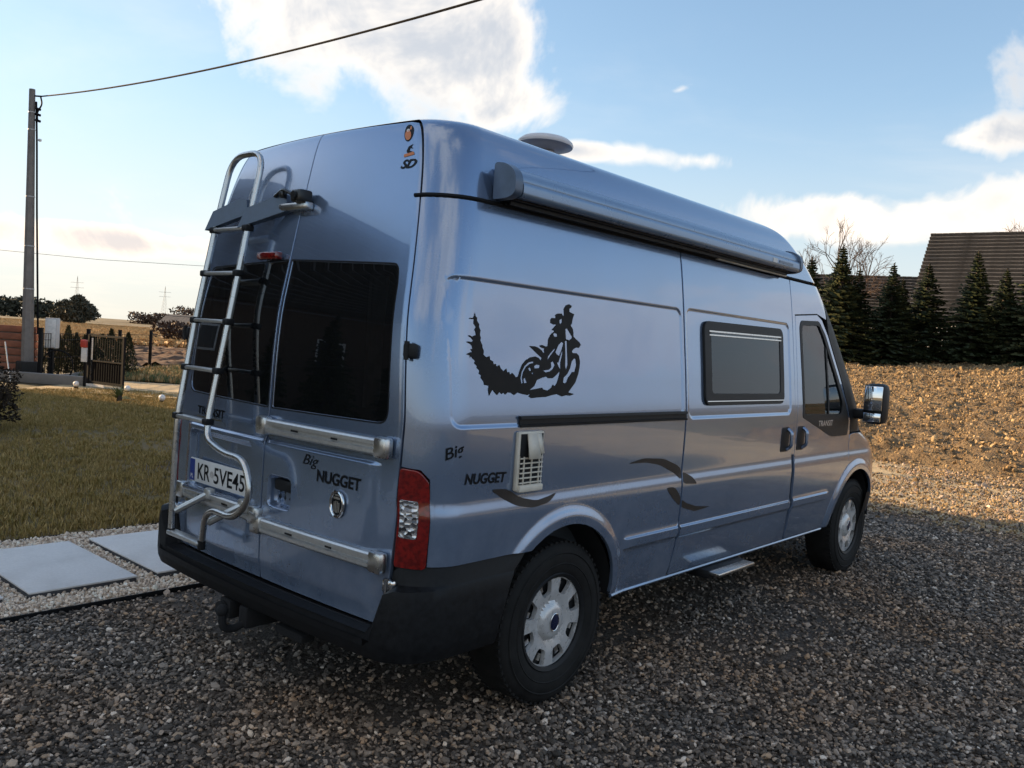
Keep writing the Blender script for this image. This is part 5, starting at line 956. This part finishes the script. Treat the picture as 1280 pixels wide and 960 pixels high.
# kerb wall, electricity cabinet, hoop, stick, brick fence
a = MB(); k0, k1 = Vector(put(-12.1, 19.3)), Vector(put(-9.6, 19.05)); d = (k1-k0); a.bbox((k0+k1)/2+Vector((0, 0, .10)), (d.length, .22, .24), .02, M=Matrix.Rotation(math.atan2(d.y, d.x), 3, 'Z')); tag(a.build('kerb_wall', 'kerb_concrete', None), 'low pale concrete kerb between the pole and the open gate', 'kerb')
CB = empty('electricity_cabinet', put(-11.05, 20.0), YAW, 'pale grey electricity meter cabinet on a post right of the pole', 'cabinet'); a = MB(); a.bbox((0, 0, 1.14), (.16, .29, .72), .02); a.build('cabinet_box', 'box_grey', CB); a = MB(); a.bbox((-.083, 0, 1.14), (.008, .25, .66), .004); a.build('cabinet_door', 'white_paint', CB); a = MB(); a.box((0, 0, .39), (.08, .10, .78)); a.build('cabinet_post', 'steel_black', CB)
HP = empty('hoop', put(-10.62, 19.5), YAW, 'black hoop standing beside the fence post', 'hoop'); a = MB(); a.tube([(0, .36*cos(q), .40+.36*sin(q)) for q in np.linspace(0, 2*pi, 40, endpoint=False)], .018, 6, closed=True); a.build('hoop_ring', 'steel_black', HP); a = MB(); a.box((0, .36, .35), (.03, .03, .7)); a.build('hoop_stake', 'steel_black', HP)
a = MB(); a.tube([(0, 0, 0), (-.15*HY, .15*HX, .9)], .014, 6); o = a.build('stick', 'white_paint', None, loc=put(-11.35, 18.9)); tag(o, 'thin pale stick leaning against the brick-red fence', 'stick')
BF = empty('brick_fence', put(-12.15, 19.9), YAW-pi/2, 'brick-red banded fence at the left edge of the picture', 'fence'); zc = .02
for k in range(7):
    hgt = .165; a = MB(); a.bbox((-.35, 0, zc+hgt/2), (2.3, .10, hgt-.018), .006); a.build('fence_board', 'fence_brick', BF); zc += hgt+.016
a = MB(); a.box((-.35, .03, .62), (2.28, .04, 1.24)); a.build('fence_backing', 'brick_joint', BF)
# fence running away behind the gate
POST = []; FN = empty('wire_fence', (0, 0, 0), 0, 'thin black wire fence running from the pole past the gate towards the van', 'fence')
for i, (L, F) in enumerate(((-10.95, 19.35), (-11.35, 22.3), (-11.55, 24.5), (-11.60, 26.7), (-10.95, 28.1))):
    p = empty('fence_post', put(L, F), YAW); p.parent = FN; a = MB(); a.bbox((0, 0, .62), (.08, .08, 1.24), .01); a.build('post', 'steel_black', p); a = MB(); a.bbox((0, 0, 1.25), (.09, .09, .03), .01); a.build('post_cap', 'steel_black', p); POST.append(Vector(p.location))
for i, (pa, pb) in enumerate(zip(POST[:-1], POST[1:])):
    d = pb-pa; F_ = empty('fence_panel', pa, math.atan2(d.y, d.x)); F_.parent = FN; ln = Vector((d.x, d.y)).length
    for z in (.12, .55, .98, 1.13): a = MB(); a.box((ln/2, 0, z), (ln-.08, .012, .012)); a.build('wire', 'steel_black', F_)
    if i < 2:
        me_ = MB().box((0, 0, .62), (.010, .010, 1.02)).mesh('bar'); me_.materials.append(MATS['steel_black'])
        for k in range(1, int(ln/.14)): link('bar', me_, None, F_, (k*.14, 0, 0))
    a = MB(); a.bbox((ln/2, 0, .05), (ln-.06, .06, .16), .01); a.build('base_board', 'kerb_concrete', F_)
# open gate leaf
g0, g1 = Vector(put(-9.50, 18.70)), Vector(put(-8.42, 18.10)); d = g1-g0; GT = empty('gate_leaf', g0, math.atan2(d.y, d.x), 'black barred metal gate leaf standing open, dark panel below', 'gate'); ln = d.length
for z, hh in ((.14, .06), (1.18, .045), (.62, .03)): a = MB(); a.box((ln/2, 0, z), (ln, .04, hh)); a.build('gate_rail', 'steel_black', GT)
for xx in (.02, ln-.02): a = MB(); a.box((xx, 0, .64), (.05, .05, 1.12)); a.build('gate_stile', 'steel_black', GT)
me_ = MB().box((0, 0, .66), (.014, .014, 1.06)).mesh('bar'); me_.materials.append(MATS['steel_black'])
for k in range(1, 15): link('bar', me_, None, GT, (ln*k/15, 0, 0))
a = MB(); a.box((ln/2, .012, .38), (ln-.06, .006, .46)); a.build('gate_panel', 'steel_black', GT)
a = MB(); a.box((ln*.25, -.02, .075), (ln*.5, .02, .05)); a.build('gate_track', 'white_paint', GT)
MBX = empty('letter_box', put(-9.62, 18.75), YAW, 'red and white letter box on the gate post', 'letter box'); a = MB(); a.bbox((0, 0, .98), (.12, .15, .17), .02); a.build('red_top', 'red_paint', MBX); a = MB(); a.bbox((0, 0, .73), (.05, .13, .32), .01); a.build('white_panel', 'white_paint', MBX); a = MB(); a.box((.06, 0, .45), (.05, .05, .9)); a.build('box_post', 'steel_black', MBX)
a = MB(); a.box((0, 0, .56), (.05, .06, 1.12)); o = a.build('gate_post', 'aluminium', None, loc=put(-9.42, 18.68)); tag(o, 'pale steel gate post at the hinge of the open leaf', 'gate post')
# garden globe lamps
for (L, F, lb) in ((-9.5, 18.22, 'white globe garden lamp on the lawn left of the gate'), (-8.25, 17.95, 'white globe garden lamp at the foot of the gate leaf'), (-6.8, 16.28, 'white globe garden lamp nearest the van')):
    G_ = empty('globe_lamp', put(L, F, 0), 0, lb, 'garden lamp', 'globe garden lamps'); a = MB(); a.lathe([(.001, .17)]+[(.062*cos(radians(q)), .108+.062*sin(radians(q))) for q in range(80, -81, -16)]+[(.001, .046)], 20); a.build('globe', 'white_paint', G_, 60); a = MB(); a.lathe([(.045, 0), (.045, .05), (.001, .05)], 14); a.build('lamp_base', 'steel_black', G_)
# yucca
def leafblade(mb, base, az, el, ln, w):
    p = Vector(base); d = Vector((cos(az)*cos(el), sin(az)*cos(el), sin(el))); sd = Vector((-sin(az), cos(az), 0)); prev = None
    for k in range(5):
        q = k/4; c = p+d*ln*q-Vector((0, 0, 1))*.25*ln*q*q; ww = w*(1-q*.95)*(.6+.8*min(q*3, 1)); row = (c-sd*ww, c+sd*ww+Vector((0, 0, .005)))
        if prev: mb.add([prev[0], prev[1], row[1], row[0]], [(0, 1, 2, 3)])
        prev = row
Yq = empty('yucca', put(-7.5, 16.0, 0), 0, 'small spiky green yucca plant on the lawn by the gate', 'plant')
for k in range(34): a = MB(); r_ = random.Random(k); leafblade(a, (0, 0, .05), r_.uniform(0, 2*pi), r_.uniform(.15, 1.4), r_.uniform(.22, .42), .022); a.build('leaf', 'yucca_leaf', Yq, 0)
a = MB(); a.tube([(0, 0, 0), (0, 0, .12)], .05, 8); a.build('stem', 'bark', Yq)
# ---- trees
def leafcloud(mb, pts, size, rs, flat=.5):
    for p in pts:
        s = size*rs.uniform(.6, 1.4); a = Vector((rs.gauss(0, 1), rs.gauss(0, 1), rs.gauss(0, flat))).normalized(); b = a.cross(Vector((rs.gauss(0, 1), rs.gauss(0, 1), rs.gauss(0, 1)))).normalized(); p = Vector(p)
        mb.add([p-b*s*.35, p+a*s, p+b*s*.35, p-a*s*.6], [(0, 1, 2, 3)])
def spruce_mesh(seed, H=4.6, R_=1.05, n_lay=44):
    r = random.Random(seed); cr = MB(); tr = MB(); tr.tube([(0, 0, 0), (.02, .01, H*.5), (0, 0, H)], [.09, .06, .012], 7)
    for i in range(n_lay):
        h = .12+(H-.30)*(i/(n_lay-1))**.92; rad = R_*(1-(h/H))**1.05*r.uniform(.8, 1.12)+.012; nb = max(5, int(17*(1-h/H)+5))
        for b in range(nb):
            az = r.uniform(0, 2*pi); ln = rad*r.uniform(.65, 1.15); el = r.uniform(-.15, .25)+.5*(h/H); tip = Vector((cos(az)*cos(el), sin(az)*cos(el), sin(el)))
            m0 = max(3, int(ln/.10))
            for k in range(m0):
                q = (k+.6)/m0; c = Vector((0, 0, h))+tip*ln*q-Vector((0, 0, .18*ln*q*q)); up = Vector((0, 0, 1)); sd = tip.cross(up).normalized()
                for sgn in (-1, 1):
                    l2 = r.uniform(.10, .19)*(1.15-.5*q)*(.30+.70*min(1, 2.2*(1-h/H))); e = c+(tip*.75+sd*sgn*r.uniform(.5, 1)+up*r.uniform(-.35, .2)).normalized()*l2; w = up*.034+sd*.02
                    cr.add([c-w, c+w, e+w*.5, e-w*.7], [(0, 1, 2, 3)])
            if nb and r.random() < .5: tr.tube([(0, 0, h), tuple(Vector((0, 0, h))+tip*ln*.8)], [.012, .004], 3)
    for k in range(26): h = H-.55+.021*k; a = r.uniform(0, 6.28); q = .13*(1-k/30); c = Vector((0, 0, h)); e = c+Vector((cos(a)*q, sin(a)*q, .07)); n_ = Vector((-sin(a), cos(a), 0))*.014; cr.add([c-n_, c+n_, e+n_*.4, e-n_*.4], [(0, 1, 2, 3)])
    return cr.mesh('crown'), tr.mesh('trunk', 30)
SPR = [spruce_mesh(1), spruce_mesh(2, 4.4, .95, 38), spruce_mesh(3, 4.8, 1.15, 46), spruce_mesh(4, 4.3, 1.1, 36), spruce_mesh(5, 4.7, .9, 42)]
for a, b in SPR: a.materials.append(MATS['spruce_needles']); b.materials.append(MATS['bark'])
hed = [(-.5+13.1, 33.0, .98, 'dark spruce closest to the camper roof, below the bare trees'), (13.45, 33.3, .83, 'narrow dark spruce right after the first in the hedge row'), (14.65, 33.0, .80, 'dark spruce with thin pale-brown tip, left of the gap under the clouds'),
       (16.3, 33.6, .90, 'dark spruce with bare layered top standing left of the large roof'), (17.9, 33.0, .92, 'dark spruce in front of the left end of the large tiled roof'), (19.25, 33.3, .80, 'lower dark spruce between the two that overlap the large roof'), (20.3, 32.6, 1.15, 'tallest dark spruce in front of the large tiled roof'), (21.7, 33.0, .86, 'dark spruce at the right edge of the picture'), (11.7, 33.8, .95, 'dark spruce half hidden behind the camper roof'), (15.5, 34.0, .70, 'short dark spruce filling the hedge left of the layered one'), (18.6, 34.2, .74, 'short dark spruce filling the hedge under the large roof')]
for i, (L, F, s, lb) in enumerate(hed):
    o = empty('spruce_tree', put(L, F), random.uniform(0, 6), lb, 'tree', 'spruces in the hedge row'); c_, t_ = SPR[i % 5]; link('crown', c_, None, o); link('trunk', t_, None, o); o.scale = (s*1.85, s*1.85, s*1.04)
def bare_tree(seed, H, depth=6):
    r = random.Random(seed); mb = MB()
    def grow(p, d, ln, rad, k):
        q = p+d*ln*.5+Vector((r.gauss(0, .04), r.gauss(0, .04), .03))*ln; e = q+(d+Vector((r.gauss(0, .12), r.gauss(0, .12), .05))).normalized()*ln*.5; mb.tube([p, q, e], [rad, rad*.85, rad*.7], 4 if k < 4 else 5, caps=False)
        if k == 0: return
        for j in range(r.choice((2, 3, 3)) if k > 1 else 3):
            a = r.uniform(0, 2*pi); t_ = r.uniform(.35, .75); perp = d.orthogonal().normalized(); perp.rotate(Matrix.Rotation(a, 3, d)); nd = (d*(1-t_*.45)+perp*t_+Vector((0, 0, .12))).normalized(); st = e if j else q.lerp(e, .6)
            grow(st, nd, ln*r.uniform(.62, .82), rad*.62, k-1)
    grow(Vector((0, 0, 0)), Vector((0, 0, 1)), H*.30, H*.016, depth); return mb
t = NT('bare_bark'); t.set(Base_Color=t.ramp(t.noise(6, 4), [(.3, (.055, .036, .028)), (.7, (.10, .07, .055))]), Roughness=.95)
for i, (L, F, H, lb) in enumerate(((19.7, 55, 8.4, 'taller bare winter tree rising left behind the small roof'), (22.0, 56, 8.2, 'bare winter tree just right of its twin behind the small roof'), (36.6, 60, 11.4, 'bare treetop above the large roof at the right edge'), (24.9, 62, 6.0, 'low bare tree over the far roof between two spruces'), (28.3, 63, 5.6, 'low bare tree left of the large roof'))):
    o = empty('bare_tree', put(L, F), i, lb, 'tree', 'bare trees behind the hedge'); mb = bare_tree(200+i, H, 6 if i < 3 else 5); me_ = mb.mesh('branches'); link('branches', me_, 'bare_bark', o)
    if i >= 3:
        pass
# ---- houses behind the hedge
simple('roof_tile', (.098, .093, .092), .7, var=.25, scale=4, bump=.2); simple('house_white', (.72, .70, .67), .9, var=.05, scale=3); simple('house_grey', (.40, .38, .36), .9, var=.08); simple('trim_dark', (.03, .025, .022), .6); simple('pane_dark', (.03, .035, .04), .1); simple('gutter_grey', (.12, .11, .11), .5)
def house(name, lb, L, F, z0, rz, w, d, eave, ridge, courses, wall='house_white', over=.5):
    o = empty(name, (*LF(L, F), z0), rz, lb, 'house'); a = MB(); a.prism([(-d/2, -1), (d/2, -1), (d/2, eave), (0, ridge-.25), (-d/2, eave)], -w/2, w/2, 'x'); a.build('wall', wall, o, 0)
    for s in (-1, 1):
        sl = math.atan2(ridge-eave, d/2); length = (d/2+over)/cos(sl); ch = length/courses; RF = empty('roof_slope', (0, 0, ridge)); RF.parent = o
        mt = MB(); nt = max(1, int((w+.8)/.33)); rt = random.Random(courses); tw = (w+.8)/nt
        for q in range(nt): x0_ = -w/2-.4+q*tw; e0 = rt.uniform(-.006, .012); mt.prism([(0, 0), (ch*1.12+rt.uniform(-.012, .012), 0), (ch*1.12, .038+e0), (0, .012+e0)], x0_+.006, x0_+tw-.006, 'x')
        mt.box((0, ch*.5, -.006), (w+.8, ch*1.05, .012)); me_ = mt.mesh('tile_course'); me_.materials.append(MATS['roof_tile'])
        for k in range(courses):
            q = link('tile_course', me_, None, RF); q.location = (0, s*cos(sl)*ch*k, -sin(sl)*ch*k); q.rotation_euler = (-sl, 0, 0) if s > 0 else (sl, 0, pi)
    a = MB(); a.tube([(-w/2-.42, 0, ridge+.05), (w/2+.42, 0, ridge+.05)], .09, 8); a.build('ridge_cap', 'roof_tile', o)
    for s in (-1, 1): a = MB(); a.tube([(-w/2-.4, s*(d/2+over), eave-over*(ridge-eave)/(d/2)-.03), (w/2+.4, s*(d/2+over), eave-over*(ridge-eave)/(d/2)-.03)], .06, 6); a.build('gutter', 'gutter_grey', o)
    for s in (-1, 1):
        for k in range(3):
            x = -w/2+w*(k+.5)/3; W_ = empty('window', (x, s*(d/2), eave*.45)); W_.parent = o; a = MB(); a.bbox((0, 0, 0), (1.3, .08, 1.2), .01); a.build('frame', 'white_paint', W_); a = MB(); a.box((0, s*.045, 0), (1.1, .01, 1.0)); a.build('pane', 'pane_dark', W_)
    return o
RH = house('tiled_house', 'house with a large dark tiled roof behind the spruces, upper right', 31.6, 48.0, 2.0, YAW-pi/2-radians(36), 14.5, 10, 2.6, 7.9, 24)
house('tiled_house', 'lower far house whose dark tiled roof shows between the spruces', 25.0, 60.0, 2.0, YAW-pi/2-radians(22), 16.0, 8, 2.6, 5.9, 16)
# ---- thujas along the fence
def thuja_mesh(seed, H=1.2):
    r = random.Random(seed); cr = MB(); pts = []
    for k in range(1500): h = H*r.random()**.9; rad = .24*(1-(h/H)**1.6)*r.random()**.35+.01; a = r.uniform(0, 2*pi); pts.append((rad*cos(a), rad*sin(a), h+.04))
    for p in pts:
        c = Vector(p); up = Vector((r.gauss(0, .35)+p[0], r.gauss(0, .35)+p[1], 1)).normalized(); sd = Vector((r.gauss(0, 1), r.gauss(0, 1), 0)).normalized(); s = r.uniform(.03, .06); cr.add([c-sd*s*.3, c+sd*s*.3, c+up*s*1.4], [(0, 1, 2)])
    tr = MB(); tr.tube([(0, 0, 0), (0, 0, H*.8)], [.03, .01], 6); return cr.mesh('crown'), tr.mesh('trunk')
TH = [thuja_mesh(s) for s in (5, 6)]
for a, b in TH: a.materials.append(MATS['thuja_leaf']); b.materials.append(MATS['bark'])
thl = ['leftmost small thuja, right of the grey cabinet', 'second small thuja right of the grey cabinet', 'third small thuja, before the red letter box', 'small thuja just left of the red letter box', 'small thuja hidden partly by the red letter box', 'small thuja behind the gate hinge', 'second small thuja behind the gate leaf', 'middle small thuja behind the gate leaf', 'small thuja behind the right half of the gate leaf', 'last small thuja standing clear right of the gate leaf']
for i in range(10):
    px_ = 61+i*10.8; F = 22.0+i*.12; L = (px_-640)/1045*F*1.0; o = empty('thuja', put(L, F), i*1.3, thl[i], 'shrub', 'thujas along the fence'); link('crown', TH[i % 2][0], None, o); link('trunk', TH[i % 2][1], None, o); s = .82+.25*random.random(); o.scale = (1.15, 1.15, s)
# ---- shrub at the left edge
SH = empty('shrub', put(-6.75, 10.75, 0), 0, 'dark bushy shrub at the left edge of the lawn', 'shrub'); r = random.Random(3); a = MB(); pts = []
while len(pts) < 3200:
    p = (r.uniform(-1, 1), r.uniform(-1, 1), r.uniform(-1, 1))
    if sum(q*q for q in p) < 1 and r.random() < .25+.75*sum(q*q for q in p): k = .85+.3*math.sin(p[0]*7)*math.cos(p[2]*6); pts.append((p[0]*.42*k, p[1]*.42*k, .50+p[2]*.48*k))
leafcloud(a, pts, .035, r); a.build('foliage', 'shrub_leaf', SH, 0); a = MB()
for k in range(14): az = r.uniform(0, 6.28); a.tube([(0, 0, 0), (.2*cos(az), .2*sin(az), .4), (.36*cos(az), .36*sin(az), .75)], [.016, .01, .004], 5)
a.build('stems', 'bark', SH)
# ---- far left: woods, evergreen, pylons, houses, hedgerow
def mass(name, lb, L0, L1, F, h0, h1, n, size, mat, seed, depth=6, cat='trees'):
    r = random.Random(seed); a = MB(); pts = []; prof = [r.uniform(.6, 1) for _ in range(24)]
    for k in range(n):
        q = r.random(); L = L0+(L1-L0)*q; j = q*22; h = (h0+(h1-h0)*q)*(prof[int(j)]*(1-j % 1)+prof[int(j)+1]*(j % 1)); x, y = LF(L, F+r.uniform(-depth, depth)); pts.append((x, y, float(hz(x, y))+h*r.random()**.7))
    leafcloud(a, pts, size, r, 1.0); return tag(a.build(name, mat, None, 0), lb, cat, kind='stuff')
mass('far_wood', 'dark far wood behind the utility pole', -175, -138, 250, 7.6, 6, 5000, .8, 'far_leaf', 1); mass('far_wood', 'far bare wood along the meadow edge', -132, -90, 290, 4, 6, 4200, .7, 'brown_twigs', 2); 
mass('brown_hedgerow', 'low brown brushwood in the meadow left of the ladder', -31, -20, 74, 2.0, 1.6, 3000, .28, 'brown_twigs', 3, 3); mass('straw_margin', 'pale straw margin at the field edge', -34, -14, 51, .45, .45, 3500, .22, 'dry_grass', 4, 1.5)
def crown_tree(lb, L, F, H, R_, n, size, mat, seed):
    o = empty('evergreen_tree', put(L, F), 0, lb, 'tree'); r = random.Random(seed); a = MB(); pts = []
    while len(pts) < n:
        p = (r.uniform(-1, 1), r.uniform(-1, 1), r.uniform(-1, 1)); q = sum(c*c for c in p)
        if q < 1 and q > .15: k = 1+.22*math.sin(p[0]*5+p[2]*4)+.15*math.sin(p[1]*9); pts.append((p[0]*R_*k*(1-.35*p[2]), p[1]*R_*k*(1-.35*p[2]), H*.52+p[2]*H*.48))
    leafcloud(a, pts, size, r, 1); a.build('crown', mat, o, 0); a = MB(); a.tube([(0, 0, 0), (0, 0, H*.7)], [H*.03, H*.012], 6); a.build('trunk', 'bark', o)
simple('haze_green', (.05, .06, .04), .9)
crown_tree('broad dark evergreen tree on the far side of the meadow', -83.5, 160, 5.6, 2.5, 2600, .45, 'far_leaf', 1); crown_tree('smaller dark tree touching the broad evergreen on its left', -87, 162, 4.6, 2.6, 1600, .4, 'far_leaf', 2); crown_tree('small round far tree near the middle of the far meadow edge', -122, 240, 5.2, 2.4, 900, .5, 'far_leaf', 3)
def pylon(lb, L, F, H):
    o = empty('pylon', put(L, F), YAW, lb, 'pylon', 'far lattice pylons'); a = MB()
    for sx_ in (-1, 1):
        for sy_ in (-1, 1): a.tube([(sx_*H*.09, sy_*H*.09, 0), (sx_*H*.02, sy_*H*.02, H*.7), (0, 0, H)], H*.0022, 4)
    for k in range(9): z0_, z1_ = H*.08*k, H*.08*(k+1); w0, w1 = H*(.09-.07*z0_/(H*.7)), H*(.09-.07*z1_/(H*.7)); a.tube([(-w0, -w0, z0_), (-w1, w1, z1_)], H*.0016, 3); a.tube([(-w0, w0, z0_), (-w1, -w1, z1_)], H*.0016, 3)
    a.build('lattice', 'gutter_grey', o, 0)
    for z in (.72, .84): a = MB(); a.tube([(0, -H*.16, H*z), (0, H*.16, H*z)], H*.0028, 4); a.build('cross_arm', 'gutter_grey', o)
pylon('thin far lattice pylon above the dark evergreen', -231, 440, 22); pylon('thin far lattice pylon near the ladder', -189, 450, 20)
FH = house('far_house', 'tiny pale gabled house at the far meadow edge left of the ladder', -84.0, 210, 0, YAW+radians(75), 8, 6.5, 1.0, 3.1, 6, 'house_grey', .3)
LFsheet('hill', np.arange(-150, -80, 5), np.arange(300, 420, 10), 0, 'earth_and_grass')
for v_ in bpy.data.objects['hill'].data.vertices:
    L_, F_ = toLF(v_.co.x, v_.co.y); v_.co.z += 11*math.exp(-((L_+112)/17)**2)*math.exp(-((F_-360)/40)**2)
mass('hill_wood', 'brown bare wood covering the low far hill left of the ladder', -140, -92, 350, 9, 13, 4200, .9, 'brown_twigs', 12, 14)
wr = MB(); wr.tube([(*LF(-300, 420), 33), (*LF(-215, 430), 31.0), (*LF(-160, 440), 32)], .10, 4); tag(wr.build('far_power_line', 'gutter_grey', None), 'faint far power line low in the sky at the left', 'power line')
# ---- the home behind the viewpoint's left: mirrored in the rear doors, shading the yard
simple('timber_wall', (.10, .065, .045), .85, var=.2, scale=5)
HM = house('home', 'family house mirrored as a dark gable in the rear door glass', -23.5, 10.1, 0, YAW, 19.4, 11.5, 5.2, 10.7, 20, 'timber_wall', .7)
for i, (L, F, s) in enumerate(((-13.2, -1.5, 1.0), (-14.0, 1.2, .8), (-14.8, 3.6, .9), (-15.6, 6.0, .7))):
    o = empty('spruce_tree', put(L, F, 0), i*2.0, ['first', 'second', 'third', 'fourth'][i]+' garden spruce from the left in the rear window reflection', 'tree', 'garden spruces by the home'); c_, t_ = SPR[i % 5]; link('crown', c_, None, o); link('trunk', t_, None, o); o.scale = (s*1.3, s*1.3, s)
